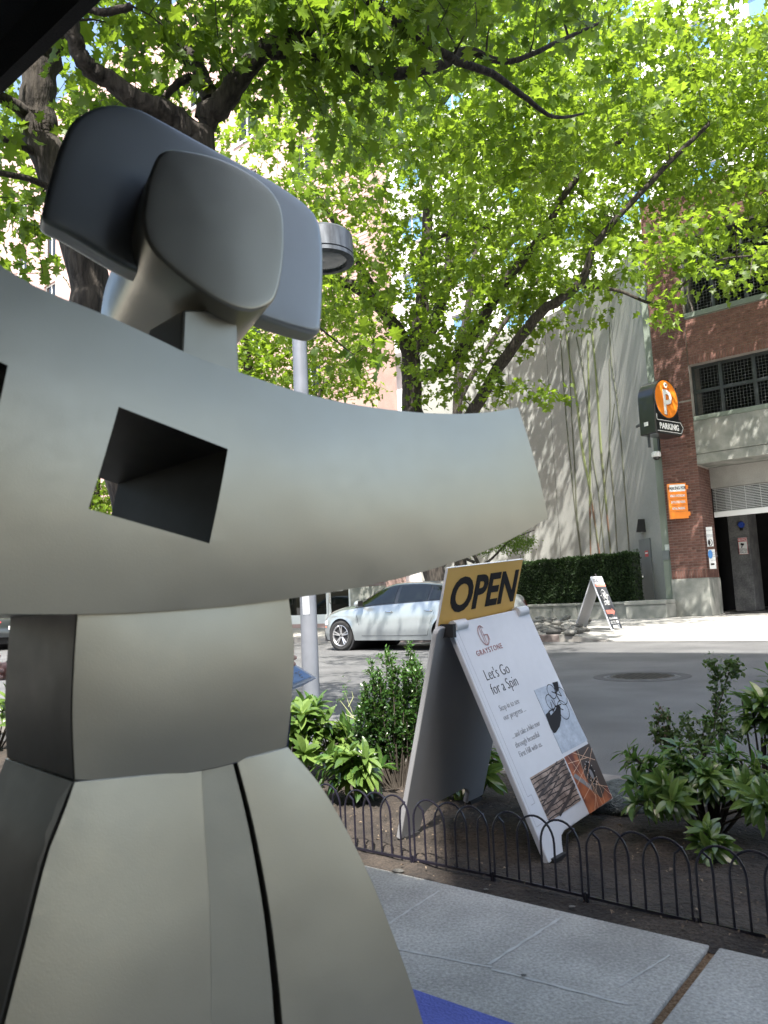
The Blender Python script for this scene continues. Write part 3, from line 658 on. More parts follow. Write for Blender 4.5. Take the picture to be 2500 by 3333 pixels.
# balcony rail on the white building
X0_, z0_ = FT(1170, 1172, YWB-.8); X1_, z1_ = FT(1222, 1150, YWB-.8)
wbX = wb.location; bx0 = X0_-(min(w[0] for w in [(FT(1177, 1262, YWB)[0],)])-8)
bal = MB(); bal.box(bx0-3, bx0+3.5, -1.0, 0, z0_-.146-.35, z0_-.146-.1); bb = build('balcony', bal, M['white_wall'], wb)
bal = MB()
for k in range(26): bal.box(bx0-3+k*.25, bx0-2.96+k*.25, -.98, -.94, z0_-.246, z0_+.75)
bal.box(bx0-3, bx0+3.5, -1.0, -.92, z0_+.75, z0_+.82); build('railing', bal, M['white'], bb)

# ================================================================== camera-side building and cafe awning (tower unseen and thinned, awning lengthened, to shape the near shade)
M['beige'] = pmat('beige_wall', (.3, .28, .25), (.38, .36, .33), 1, .8)
M['cafe'] = pmat('cafe_wall', (.09, .08, .075), (.13, .12, .11), 1, .7)
def near_building():
    o = sthing('corner_tower', 2.7, -.45-3.2, .1, 'unseen stone faced tower, shaped for its shadow, on the camera side of the street', 'building')  # unseen building, height and depth set for the shadow it casts
    mb = MB(); mb.box(0, 22, 0, 3.2, 0, 24); build('wall', mb, M['beige'], o)
    for r_ in range(7):
        for k in range(6):
            mb = MB(); mb.box(1.5+k*3.4, 3.3+k*3.4, 3.18, 3.24, 1.2+r_*3.2, 3.0+r_*3.2); w_ = build('window', mb, M['glass_dark'], o)
            mb = MB(); mb.box(1.4+k*3.4, 3.4+k*3.4, 3.2, 3.32, 1.08+r_*3.2, 1.19+r_*3.2); build('sill', mb, M['concrete_far'], w_)
near_building()
def cafe():
    o = sthing('cafe_building', -12, -3.2, .1, 'low cafe frontage behind the pavement', 'building')
    mb = MB(); mb.box(0, 14.6, -4, 0, 0, 4.2); build('wall', mb, M['cafe'], o)
    for k in range(5):
        mb = MB(); mb.box(.8+k*3, 3.2+k*3, -.02, .03, .5, 2.7); w_ = build('window', mb, M['glass_dark'], o)
        mb = MB(); mb.box(.7+k*3, 3.3+k*3, 0, .08, .38, .49); build('sill', mb, M['concrete_far'], w_)
cafe()
YAW = 0.5*(N@G(330, 0, 2.35)+N@G(0, 310, 2.35))
aw = sthing('awning', -9, -3.1, 2.35, 'black cloth awning overhead at the upper left corner', 'awning')
mb = MB(); YA = YAW+3.1; mb.add([(0, 0, 1.0), (20, 0, 1.0), (20, YA, .14), (0, YA, .14), (0, 0, .95), (20, 0, .95), (20, YA-.02, .10), (0, YA-.02, .10)], [(0, 1, 2, 3), (4, 7, 6, 5), (0, 3, 7, 4), (1, 5, 6, 2)]); build('canopy', mb, M['canvas'], aw, fix=False)
mb = MB(); mb.box(0, 20, YA-.03, YA, 0, .14); build('valance', mb, M['canvas'], aw)
mb = MB(); mb.box(0, 20, YA-.4, YA-.33, .06, .11); mb.box(.0, .05, 0, YA-.05, .0, .05); mb.box(19.95, 20, 0, YA-.05, .0, .05); build('awning_frame', mb, M['black_matte'], aw)
# ================================================================== METAL SCULPTURE
def sculpt_mat(name, base, rough, b2):
    mt = pmat(name, base, b2, 2.0, rough, .92, lo=.3, hi=.7)
    nt = mt.node_tree; L = nt.links; b = nt.nodes['Principled BSDF']; tc = nm(mt, 'ShaderNodeTexCoord')
    n1 = nm(mt, 'ShaderNodeTexNoise'); n1.inputs['Scale'].default_value = 4.5; n1.inputs['Detail'].default_value = 1.5; L.new(tc.outputs['Object'], n1.inputs[0])
    n2 = nm(mt, 'ShaderNodeTexNoise'); n2.inputs['Scale'].default_value = 500; n2.inputs['Detail'].default_value = 2; L.new(tc.outputs['Object'], n2.inputs[0])
    b1 = nm(mt, 'ShaderNodeBump'); b1.inputs['Strength'].default_value = .10; b1.inputs['Distance'].default_value = .05; L.new(n1.outputs[0], b1.inputs['Height'])
    b2_ = nm(mt, 'ShaderNodeBump'); b2_.inputs['Strength'].default_value = .12; b2_.inputs['Distance'].default_value = .001; L.new(n2.outputs[0], b2_.inputs['Height']); L.new(b1.outputs[0], b2_.inputs['Normal'])
    L.new(b2_.outputs[0], b.inputs['Normal'])
    mp = nm(mt, 'ShaderNodeMapping'); mp.inputs['Scale'].default_value = (9, 9, 14); mp.inputs['Rotation'].default_value = (.3, .5, .2); L.new(tc.outputs['Object'], mp.inputs[0])
    n4 = nm(mt, 'ShaderNodeTexNoise'); n4.inputs['Scale'].default_value = 3; n4.inputs['Detail'].default_value = 8; n4.inputs['Roughness'].default_value = .7; L.new(mp.outputs[0], n4.inputs[0])
    mr = nm(mt, 'ShaderNodeMapRange'); mr.inputs[1].default_value = .3; mr.inputs[2].default_value = .7; mr.inputs[3].default_value = rough-.02; mr.inputs[4].default_value = rough+.03; L.new(n4.outputs[0], mr.inputs[0]); L.new(mr.outputs[0], b.inputs['Roughness'])
    return mt
def flank(o, dirv, thr=.75):       # shade put into the colour of the faces turned to one side
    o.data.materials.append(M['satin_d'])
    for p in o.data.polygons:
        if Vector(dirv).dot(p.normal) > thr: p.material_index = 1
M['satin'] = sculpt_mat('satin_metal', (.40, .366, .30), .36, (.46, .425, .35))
M['satin_d'] = sculpt_mat('satin_metal_deep_shade', (.075, .068, .058), .5, (.11, .10, .085))  # dark copy of satin: shade of flank and recesses put into the colour
K = 2500/1659.
DV = np.array([-.694, .72, 0]); NV = -DV; AV = np.array([.72, .694, 0]); P_B = D(510, 1550, 1.0)
sculp = empty('metal_sculpture', P_B*np.array([1, 1, 0])+np.array([0, 0, .1]), 0, 'satin metal figure sculpture with wide curved arms, slab head and pleated skirt, in the foreground', 'sculpture')
so_ = np.array(sculp.location)
def sp(px, py, off=0, tilt=0, nv=None, p0=None):     # display px -> point on the figure's front plane (moved back by off)
    nv_ = NV if nv is None else nv; nn_ = nv_+np.array([0, 0, tilt]); p = P_B if p0 is None else p0
    return PL(px*K, py*K, p-nv_*off, nn_)
def resample(P, n):
    P = [np.array(p, float) for p in P]; P = smooth_poly3(P); d = [0]
    for a, b in zip(P[:-1], P[1:]): d.append(d[-1]+np.linalg.norm(b-a))
    out = []
    for t in np.linspace(0, d[-1], n):
        i = min(max(np.searchsorted(d, t)-1, 0), len(P)-2); f = (t-d[i])/max(d[i+1]-d[i], 1e-9); out.append(P[i]+(P[i+1]-P[i])*f)
    return out
def smooth_poly3(P, n=6):
    if len(P) < 3: return P
    out = []
    for i in range(len(P)-1):
        p0, p1, p2, p3 = P[max(i-1, 0)], P[i], P[i+1], P[min(i+2, len(P)-1)]
        for k in range(n):
            t = k/n; out.append(.5*((2*p1)+(-p0+p2)*t+(2*p0-5*p1+4*p2-p3)*t*t+(-p0+3*p1-3*p2+p3)*t**3))
    out.append(P[-1]); return out
def grid_solid(name, A, B, n, m_, back, bulge, mat, parent, bevel=.006, sag=0):
    """solid between two edge curves A and B: front skin bulged outwards, flat back skin at +back"""
    A = resample(A, n); B = resample(B, n); nv = -np.array(back)/np.linalg.norm(back); fr = []; bk = []
    for i in range(n):
        rf = []; rb = []
        for j in range(m_):
            t = j/(m_-1); p = A[i]*(1-t)+B[i]*t; bu = bulge*(1-(2*t-1)**2)*(1-(2*i/(n-1)-1)**2*.6)
            p = p-np.array([0, 0, sag*(i/(n-1))**3*4*t*(1-t)]); rf.append(p+nv*bu-so_); rb.append(p+np.array(back)-so_)
        fr.append(rf); bk.append(rb)
    mb = MB(); mb.grid(fr); b0 = len(mb.v); mb.grid([r_[::-1] for r_ in bk]); f = lambda i, j: i*m_+j; g = lambda i, j: b0+i*m_+(m_-1-j)
    for i in range(n-1):
        mb.f.append((f(i, 0), f(i+1, 0), g(i+1, 0), g(i, 0))); mb.f.append((f(i, m_-1), g(i, m_-1), g(i+1, m_-1), f(i+1, m_-1)))
    for j in range(m_-1):
        mb.f.append((f(0, j), g(0, j), g(0, j+1), f(0, j+1))); mb.f.append((f(n-1, j), f(n-1, j+1), g(n-1, j+1), g(n-1, j)))
    return build(name, mb, mat, parent, smooth=True, bevel=bevel, seg=3, ang=38)
def ring_solid(name, out, back, bulge, mat, parent, round_=.012, n=72, closed_smooth=True):
    P = [np.array(p, float) for p in out]
    if closed_smooth:
        L_ = len(P); Q = []
        for i in range(L_):
            p0, p1, p2, p3 = P[i-1], P[i], P[(i+1) % L_], P[(i+2) % L_]
            for k in range(6):
                t = k/6; Q.append(.5*((2*p1)+(-p0+p2)*t+(2*p0-5*p1+4*p2-p3)*t*t+(-p0+3*p1-3*p2+p3)*t**3))
        P = Q
    n = len(P); c = sum(P)/n; back = np.array(back, float); nv = -back/np.linalg.norm(back); mb = MB(); rings = []
    sz = np.mean([np.linalg.norm(p-c) for p in P])
    def ring(s, off): rings.append([c+(p-c)*s+off-so_ for p in P])
    for s in (.02, .25, .5, .75, .9): ring(s*(1-round_/sz), nv*bulge*(1-s*s))
    for a in (0, .35, .7, 1.05, 1.57): ring(1-round_/sz*(1-math.sin(a)), -nv*round_*(1-math.cos(a)))
    for t in (.25, .5, .75): ring(1, back*t)
    for a in (0, .5, 1.0, 1.57): ring(1-round_/sz*(1-math.cos(a)), back+nv*round_*(1-math.sin(a)))
    ring(.02, back)
    for r_ in rings: mb.v += [tuple(p) for p in r_]
    for i in range(len(rings)-1):
        for k in range(n): mb.f.append((i*n+k, i*n+(k+1) % n, (i+1)*n+(k+1) % n, (i+1)*n+k))
    mb.f.append(tuple(range(n))); mb.f.append(tuple((len(rings)-1)*n+k for k in range(n)))
    return build(name, mb, mat, parent, smooth=True, ang=50)
# arms band
top = [(0, 572), (60, 610), (130, 642), (232, 682), (330, 727), (420, 770), (520, 805), (640, 845), (760, 873), (880, 889), (980, 894), (1060, 890), (1119, 880)]
bot = [(0, 1326), (60, 1327), (130, 1327), (240, 1325), (380, 1318), (520, 1306), (640, 1291), (740, 1275), (860, 1250), (960, 1221), (1040, 1193), (1120, 1156), (1184, 1118)]
A = [sp(*p) for p in top]; B = [sp(*p) for p in bot]
eA = [A[0]-AV*.38+np.array([0, 0, .30]), A[0]-AV*.22+np.array([0, 0, .155]), A[0]-AV*.1+np.array([0, 0, .065])]
eB = [B[0]-AV*.40+np.array([0, 0, .14]), B[0]-AV*.22+np.array([0, 0, .045]), B[0]-AV*.1+np.array([0, 0, .01])]
TB = .338
band = grid_solid('arms', eA+A, eB+B, 44, 9, DV*TB, .012, M['satin'], sculp, .006)
def cutter(corners, name='cut'):
    fr = [sp(*c)+NV*.08-so_ for c in corners]
    mb = MB(); mb.prism(fr, DV*(TB+.16)); me = bpy.data.meshes.new(name); me.from_pydata(mb.v, [], mb.f)
    bm = bmesh.new(); bm.from_mesh(me); bmesh.ops.recalc_face_normals(bm, faces=bm.faces); bm.to_mesh(me); bm.free(); me.materials.append(M['satin_d'])
    o = bpy.data.objects.new(name, me); COL.objects.link(o); o.location = sculp.location; return o
holes = [cutter([(249, 882), (483, 973), (445, 1175), (184, 1101)]), cutter([(-190, 700), (11, 794), (-14, 905), (-200, 830)])]
band.modifiers.clear()
for h in holes:
    bo = band.modifiers.new('hole', 'BOOLEAN'); bo.object = h; bo.solver = 'EXACT'; bo.operation = 'DIFFERENCE'
    try: bo.material_mode = 'TRANSFER'
    except Exception: pass
bpy.context.view_layer.update(); dg = bpy.context.evaluated_depsgraph_get()
me = bpy.data.meshes.new_from_object(band.evaluated_get(dg)); band.modifiers.clear(); band.data = me; me.name = 'arms'
for h in holes: bpy.data.objects.remove(h)
bv = band.modifiers.new('bevel', 'BEVEL'); bv.width = .004; bv.segments = 3; bv.limit_method = 'ANGLE'; bv.angle_limit = R(40)
me.set_sharp_from_angle(angle=R(40)) if hasattr(me, 'set_sharp_from_angle') else None
wnm = band.modifiers.new('wn', 'WEIGHTED_NORMAL'); wnm.keep_sharp = True
# torso
of = .012
Lf = [sp(166, 1322, of), sp(158, 1430, of), sp(154, 1550, of), sp(160, 1686, of)]; Rt = [sp(624, 1285, of), sp(636, 1400, of), sp(630, 1520, of), sp(620, 1612, of)]
to_ = grid_solid('torso', Lf, Rt, 24, 14, DV*.235, .010, M['satin'], sculp, .0015, sag=.0135)
mb = MB(); q = [sp(60, 1330, .03), sp(610, 1290, .03)]; c_ = (q[0]+q[1])/2
mb.prism([sp(175, 1336, .02)-so_, sp(618, 1300, .02)-so_, sp(618, 1270, .02)-so_, sp(175, 1300, .02)-so_], DV*.2); build('waist_joint', mb, M['satin_d'], sculp)
# neck
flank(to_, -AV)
nk = [sp(390, 790, .06), sp(518, 812, .06), sp(512, 668, .06), sp(396, 668, .06)]
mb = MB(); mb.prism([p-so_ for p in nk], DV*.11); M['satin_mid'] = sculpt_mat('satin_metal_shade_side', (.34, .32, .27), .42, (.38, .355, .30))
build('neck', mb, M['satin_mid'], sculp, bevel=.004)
# head : front plate outline, extruded back along its own axis
DH = np.array([-.50, .862, -.09]); DH /= np.linalg.norm(DH); P_H = D(690, 740, 1.10)
hs_ = lambda x, y, off=0: PL(x*K, y*K, P_H+DH*off, -DH)
hd = [(352, 325), (420, 326), (500, 350), (572, 394), (606, 440), (615, 500), (612, 570), (600, 630), (582, 658), (545, 671), (500, 662), (440, 630), (370, 577), (325, 530), (309, 480), (312, 430), (325, 375)]
ring_solid('head', [hs_(*p) for p in hd], DH*.34, .003, M['satin'], sculp, .006)
sb = [(225, 223), (290, 229), (345, 255), (430, 302), (520, 350), (600, 395), (660, 437), (688, 470), (699, 520), (701, 590), (697, 690), (690, 716), (655, 713), (560, 682), (430, 625), (300, 583), (247, 558), (150, 500), (97, 472), (94, 445), (110, 380), (135, 300), (165, 250)]
SB = [hs_(x, y, .075) for x, y in sb]
M['satin_blue'] = sculpt_mat('satin_metal_sky_tint', (.36, .365, .365), .46, (.42, .425, .425))  # cool tint puts the sky reflection into the slab's colour
ring_solid('hair_slab', SB, DH*.045, .001, M['satin_blue'], sculp, .010, closed_smooth=True)
# skirt panels (leaning outwards to the hem), continued down to the pavement
TL = -.10
def drop(P, z=.16):
    P = list(P); a, b = P[-2], P[-1]; d = (b-a)/(a[2]-b[2]); 
    k = b[2]-z; P.append(b+d*k*.5); P.append(b+d*k); return P
tp0 = sp(160, 1686, of)
def sk(px, py, off=0): return PL(px*K, py*K, tp0-NV*off, NV+np.array([0, 0, .16]))
TSK = .24
E0 = drop([sk(160, 1688), sk(135, 1760), sk(100, 1850), sk(52, 2040), sk(8, 2212)]); E1 = drop([sk(436, 1661), sk(444, 1800), sk(454, 1950), sk(457, 2100), sk(458, 2212)])
E2 = drop([sk(507, 1642), sk(541, 1780), sk(572, 1950), sk(590, 2100), sk(599, 2212)]); E3 = drop([sk(622, 1613), sk(690, 1692), sk(748, 1790), sk(802, 1900), sk(850, 2020), sk(890, 2130), sk(915, 2212)])
sk_ = grid_solid('skirt_panel', E0, E1, 30, 10, DV*TSK, .006, M['satin'], sculp, .0012)
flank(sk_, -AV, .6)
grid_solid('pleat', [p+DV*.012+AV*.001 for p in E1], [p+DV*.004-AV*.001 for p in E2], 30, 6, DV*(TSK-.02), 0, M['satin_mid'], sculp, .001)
grid_solid('skirt_panel', [p+AV*(.0025+.0012*i) for i, p in enumerate(E2)], E3, 30, 8, DV*TSK, .006, M['satin'], sculp, .0012)
# left flank of torso and skirt, shade put into its colour: flared side plate
F0 = drop([sp(163, 1688, of), sk(135, 1760), sk(100, 1850), sk(52, 2040), sk(8, 2212)]); 
side_b = drop([PL(25*K, 1643*K, tp0+DV*.228, NV), PL(4*K, 1705*K, tp0+DV*.26, NV), PL(-20*K, 1800*K, tp0+DV*.29, NV), PL(-62*K, 1950*K, tp0+DV*.33, NV)])
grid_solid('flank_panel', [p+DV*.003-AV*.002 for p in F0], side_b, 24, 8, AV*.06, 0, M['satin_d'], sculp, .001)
mb = MB()
a_, b_ = E0[-1], E3[-1]; ctr = (a_+b_)/2+DV*.12; 
for s_ in (-.13, .13):
    q = ctr+AV*s_-so_; mb.box(q[0]-.05, q[0]+.05, q[1]-.05, q[1]+.05, .0, .08)
build('foot', mb, M['satin_d'], sculp, bevel=.01)

# ================================================================== OPEN A-FRAME SIGN
Wd = ray(3320, 1630); Wd = Wd/np.linalg.norm(Wd)
Ff, Rf = G(1787, 2810, .1), G(1303, 2735, .1); Tp = D(1463, 2031, (Ff[1]+Rf[1])/2)
def aframe(loc, name, label, cat='sign', group=None): return empty(name, loc, 0, label, cat, group)
def board_mats(F_, T_, W_):      # matrix: x along width, y up the board, z outward
    ex = Vector(W_).normalized(); ey = Vector(T_-F_); ey = (ey-ex*ey.dot(ex)).normalized(); ez = ex.cross(ey)
    m_ = Matrix.Identity(4)
    for i in range(3): m_[i][0] = ex[i]; m_[i][1] = ey[i]; m_[i][2] = ez[i]; m_[i][3] = F_[i]
    return m_
sg = aframe((Ff+Rf)/2+np.array([0, 0, 0]), 'sidewalk_sign', 'white A-frame board reading GRAYSTONE with a yellow OPEN panel slotted in the top', 'sign'); s0 = np.array(sg.location)
# board width measured so the far edge meets the photo
def board(parent, Mx, W_, Ht, th, mat, leg=.13, cut=.07, r_=.03, name='board', arch=True):
    out = [(0, 0), (leg, 0)]
    if arch: out += [(leg+.0, .015), (leg+.004, .05), (leg+.02, cut), (leg+.05, cut+.015), (W_-leg-.05, cut+.015), (W_-leg-.02, cut), (W_-leg, .05)]
    if arch == 'one': out = [(0, 0), (.108, -.004), (.123, .024), (.143, .048), (.172, .056), (.45, .05), (.47, .056), (.486, .047), (W_, .045)]
    else: out += [(W_-leg, 0), (W_, 0)]
    for k in range(6): a = k/5*math.pi/2; out.append((W_-r_+r_*math.cos(a), Ht-r_+r_*math.sin(a)))
    for k in range(6): a = math.pi/2+k/5*math.pi/2; out.append((r_+r_*math.cos(a), Ht-r_+r_*math.sin(a)))
    mb = MB(); mb.prism([(x, y, 0) for x, y in out], (0, 0, -th)); o = build(name, mb, mat, parent, bevel=.004); o.matrix_local = Mx; return o
ex = Vector(Wd)
Hf = (Vector(Tp-Ff)-ex*Vector(Tp-Ff).dot(ex)).length
skew = Vector(Tp-Ff).dot(ex)
Mf = board_mats(Ff-s0, Tp-s0, Wd); WB = .597
# in the photo the board's own top leans; keep the width frame but shift the foot along the width by the small skew
fb = board(sg, Mf, WB, Hf, .022, M['white_plastic'], arch='one')
hb = (Vector(Tp-Rf)-ex*Vector(Tp-Rf).dot(ex)).length
Mr = board_mats(Rf-s0, Tp-s0-np.array([.0, .0, 0])-0*Wd, Wd)
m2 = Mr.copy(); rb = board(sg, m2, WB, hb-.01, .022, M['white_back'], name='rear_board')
def onb(x, y, z=.001):
    m_ = Mf.copy(); t = Matrix.Translation((x, y, z)); return m_ @ t
def inv_board(px, py):   # photo px -> board x,y
    Mw = Matrix.Translation(Vector(s0)) @ Mf; nrm = np.array(Mw.col[2][:3]); p0 = np.array(Mw.col[3][:3]); p = PL(px, py, p0, nrm); q = Mw.inverted() @ Vector(p); return q.x, q.y
zf = lambda x, y: inv_board(1250+x*.4837, 1780+y*.4837)
print('BOARD W,H', WB, Hf, 'BR corner', zf(1550, 1690), 'TR', zf(945, 405), 'TL', zf(440, 520), 'BL', zf(1110, 2120))
def onpoly(name, pts, mat, z=.0015, parent=sg, mtx=None):
    mb = MB(); mb.prism([(x, y, z) for x, y in pts], (0, 0, -.001)); o = build(name, mb, mat, parent); o.matrix_local = Mf if mtx is None else mtx; return o
def online(name, pts, w_, mat, z=.002, closed=False, parent=sg, mtx=None):
    if closed: pts = pts+[pts[0]]
    mb = MB()
    for (a, b), (c, d) in zip(pts[:-1], pts[1:]):
        l = math.hypot(c-a, d-b)+1e-9; nx, ny = -(d-b)/l*w_/2, (c-a)/l*w_/2
        mb.add([(a+nx, b+ny, z), (a-nx, b-ny, z), (c-nx, d-ny, z), (c+nx, d+ny, z)], [(0, 1, 2, 3)])
    o = build(name, mb, mat, parent, fix=False); o.matrix_local = Mf if mtx is None else mtx; return o
def btext(s, px, py, size, mat, sx=1, bold=0, space=1.0, shear=0, ang=0, name='lettering'):
    x, y = zf(px, py); m_ = onb(x, y, .0012) @ Matrix.Rotation(ang, 4, 'Z'); return text(name, s, size, mat, sg, m_, bold, shear, sx, space=space, ext=.0004, res=3)
s1 = (zf(905, 160))   # unused guide
# sizes from the photo: letter heights measured on the board
hh = lambda a, b: abs(zf(*a)[1]-zf(*b)[1])
def fit_text(s, p0, p1, hpx, mat, bold=0, space=1.0, name='lettering'):
    """baseline from p0 to p1 (zoom px), cap height in board units"""
    x0, y0 = zf(*p0); x1, y1 = zf(*p1); L_ = math.hypot(x1-x0, y1-y0); size = hpx/.69
    o = text(name, s, size, mat, sg, onb(x0, y0, .0012) @ Matrix.Rotation(math.atan2(y1-y0, x1-x0), 4, 'Z'), bold, 0, 1, space=space, ext=.0004, res=3)
    w_ = max(v.co.x for v in o.data.vertices)-min(v.co.x for v in o.data.vertices); o.data.transform(Matrix.Diagonal((L_/w_, 1, 1, 1))); return o
fit_text('GRAYSTONE', (628, 738), (798, 680), .021, M['red_ink'], space=1.25)
fit_text("Let's Go", (690, 903), (846, 848), .043, M['ink'], bold=-.0011)
fit_text('for a Spin', (735, 998), (905, 930), .043, M['ink'], bold=-.0011)
fit_text('Stop in to see', (783, 1108), (912, 1052), .023, M['grey_ink'], bold=-.0006)
fit_text('our progress ...', (810, 1170), (955, 1105), .023, M['grey_ink'], bold=-.0006)
fit_text('... and take a bike tour', (865, 1292), (1052, 1200), .022, M['grey_ink'], bold=-.0006)
fit_text('through beautiful', (890, 1356), (1046, 1277), .022, M['grey_ink'], bold=-.0006)
fit_text('First Hill with us.', (916, 1418), (1064, 1342), .022, M['grey_ink'], bold=-.0006)
# monogram: oval G with two inner bars
cx_, cy_ = zf(666, 596); rx_, ry_ = .028, .040
arc = [(cx_+rx_*math.cos(a), cy_+ry_*math.sin(a)) for a in [R(45)+R(315)*k/30 for k in range(31)]]
online('monogram', arc, .0035, M['red_ink']); online('monogram', [(cx_+.004, cy_), (cx_+rx_+.003, cy_), (cx_+rx_+.003, cy_-.024)], .0035, M['red_ink'])
online('monogram', [(cx_-.008, cy_-ry_+.002), (cx_-.008, cy_+ry_-.002)], .003, M['red_ink']); online('monogram', [(cx_+.003, cy_-ry_), (cx_+.003, cy_+ry_)], .003, M['red_ink'])
online('margin_line', [(.035, Hf-.02), (.035, .22), (.062, .22), (.062, .19), (.035, .19)], .0016, M['grey_ink'])
online('margin_line', [(.012, .12), (.012, Hf-.03)], .0012, M['grey_ink']); online('margin_line', [(.012, .12), (.13, .12)], .0012, M['grey_ink'])
# printed pictures
def quad(name, cs, mat): return onpoly(name, [zf(*c) for c in cs], mat)
def bxy(fx, fy, cs):     # bilinear in picture quad cs = TL,TR,BR,BL
    c = [np.array(zf(*p)) for p in cs]; return tuple((c[0]*(1-fx)+c[1]*fx)*(1-fy)+(c[3]*(1-fx)+c[2]*fx)*fy)
WBX = WB
q1 = [(1008, 965), (1168, 905), (1368, 1302), (1198, 1392)]
M['pic_sky'] = pmat('picture_pale_grey', (.32, .37, .45), (.46, .52, .6), 14, .5, detail=8, fine=(90, .1))
quad('bicycle_picture', q1, M['pic_sky'])
def circ(cx, cy, r_, n=26, asp=1): return [(cx+r_*math.cos(2*math.pi*k/n), cy+asp*r_*math.sin(2*math.pi*k/n)) for k in range(n)]
for (zx, zy, r_) in [(1125, 975, .030), (1193, 1005, .037), (1118, 1045, .031), (1205, 1098, .039)]:
    x, y = zf(zx, zy); online('bicycle_wheel', circ(x, y, r_), .0035, M['ink'], closed=True)
for pl in [[(1125, 975), (1160, 990), (1193, 1005)], [(1140, 920), (1150, 985), (1185, 1040)], [(1150, 930), (1193, 1005)], [(1118, 1045), (1135, 1110), (1150, 1075), (1205, 1098)], [(1125, 1030), (1150, 1075), (1190, 1060)], [(1105, 1110), (1140, 1090)]]:
    online('bicycle_frame', [zf(*p) for p in pl], .005, M['ink'])
onpoly('rider_shadow', [zf(*p) for p in [(1130, 915), (1166, 906), (1175, 960), (1160, 985), (1145, 950)]], M['ink'], .002)
onpoly('rider_shadow', [zf(*p) for p in [(1085, 1130), (1110, 1105), (1120, 1135), (1150, 1100), (1165, 1060), (1185, 1075), (1190, 1160), (1180, 1210), (1155, 1250), (1140, 1255), (1120, 1220), (1100, 1170)]], M['ink'], .002)
q2 = [(980, 1555), (1205, 1420), (1325, 1705), (1110, 1853)]
M['pic_cob'] = pmat('picture_cobble', (.16, .11, .085), (.42, .32, .26), 16, .5, stretch=(1, 1, 1), detail=4)
quad('cobble_picture', q2, M['pic_cob'])
for r_ in range(10):
    y = (r_+.5)/10.0; pts = [bxy(t/6, y+.012*math.sin(t*3+r_), q2) for t in range(7)]; online('cobble_joint', pts, .0035, M['ink'], .002)
    for k in range(5):
        fx = (k+.5*(r_ % 2)+.2)/5
        if fx < .97: online('cobble_joint', [bxy(fx, y, q2), bxy(min(fx+.01, 1), min(y+.1, 1), q2)], .002, M['ink'], .002)
M['pic_shade'] = pmat('picture_shadow_print', (.05, .035, .03), rough=.5)
for (a, b, c, d, w_) in [(0, .45, 1, .05, .010), (0, .3, .8, .0, .006), (0, .8, 1, .35, .012), (.3, 1, 1, .62, .014), (.0, .62, .7, .3, .006)]: online('cobble_shade', [bxy(a, b, q2), bxy((a+c)/2, (b+d)/2+.03, q2), bxy(c, d, q2)], w_, M['pic_shade'], .0025)
q3 = [(1212, 1415), (1378, 1322), (1535, 1690), (1382, 1798)]
M['pic_rust'] = pmat('picture_rust', (.12, .03, .02), (.5, .16, .06), 13, .5, detail=2)
quad('wheel_picture', q3, M['pic_rust'])
onpoly('hub_dark', [bxy(*p, q3) for p in [(.45, .0), (1, .0), (1, .75), (.62, .9), (.45, .75), (.38, .4)]], M['pic_shade'], .002)
onpoly('hub_rim', [bxy(*p, q3) for p in [(0, .35), (.1, .32), (.45, .62), (.42, .72)]], M['white_back'], .0022)
hx, hy = bxy(.62, .45, q3); onpoly('hub', circ(hx, hy, .028, asp=1.5), M['ink'], .0026); onpoly('hub', circ(hx, hy-.005, .012, asp=1.7), M['white_back'], .003)
M['spoke'] = pmat('spoke_print', (.75, .5, .35), rough=.4)
for (a, b, c, d) in [(.0, .12, .75, .2), (.05, .3, .9, .05), (.1, .0, .45, .85), (.0, .75, .7, .55), (.2, 1, .7, .6), (.35, 1, .55, .5), (.55, 1, .5, .6), (.65, 1, .75, .55), (1, .95, .65, .6), (1, .8, .6, .65), (1, .1, .4, .5), (.3, .0, .95, .3), (.5, 0, .3, .6), (0, .5, .55, .3)]:
    online('spoke', [bxy(a, b, q3), bxy(c, d, q3)], .0022, M['spoke'], .0034)
for k in range(12):
    a = 2*math.pi*k/12; onpoly('rivet', circ(hx+.031*math.cos(a), hy+.046*math.sin(a), .0022, 6), M['white'], .004)
# OPEN panel: vertical plate held between the boards
opc = {'tl': (1458, 1850), 'tr': (1702, 1824)}
pw = Vector(Wd); pu = Vector(Tp-Rf).normalized(); pu = (pu-pw*pu.dot(pw)).normalized(); pn = np.array(pw.cross(pu))
p0_ = Tp-np.array(pn)*.0-np.array([0, 0, .0])
p0_ = (Tp+Tp)/2+0*p0_
op0 = p0_-np.array(pn)*.03
def po(px, py): return PL(px, py, op0, pn)
q = po(1458, 1850); Mo = board_mats(q-s0-np.array(pu)*.5, q-s0, Wd); Mw = Matrix.Translation(Vector(s0)) @ Mo; Wop = (Mw.inverted() @ Vector(po(1702, 1824))).x
mb = MB(); mb.box(0, Wop, .5-.46, .5, -.008, 0); pan = build('open_panel', mb, M['yellow'], sg, bevel=.001); pan.matrix_local = Mo
mb = MB(); mb.box(-.001, Wop+.001, .5, .502, -.009, .001); mb.box(-.0015, 0, .04, .5, -.009, .001); e_ = build('panel_edge', mb, M['white'], sg); e_.matrix_local = Mo
def zo(x, y): q_ = Mw.inverted() @ Vector(po(1250+x*.4837, 1780+y*.4837)); return q_.x, q_.y
x0, y0, x1, y1, hcap = .05, .322, .545, .322, .133
t_ = text('lettering', 'OPEN', hcap/.70, M['ink'], sg, Mo @ Matrix.Translation((x0, y0-.0, .0012)) @ Matrix.Rotation(math.atan2(y1-y0, x1-x0)*.0+0, 4, 'Z'), bold=.006, shear=.0, ext=.0005, res=4)
w_ = max(v.co.x for v in t_.data.vertices); t_.data.transform(Matrix.Diagonal(((x1-x0)/w_, 1, 1, 1)))
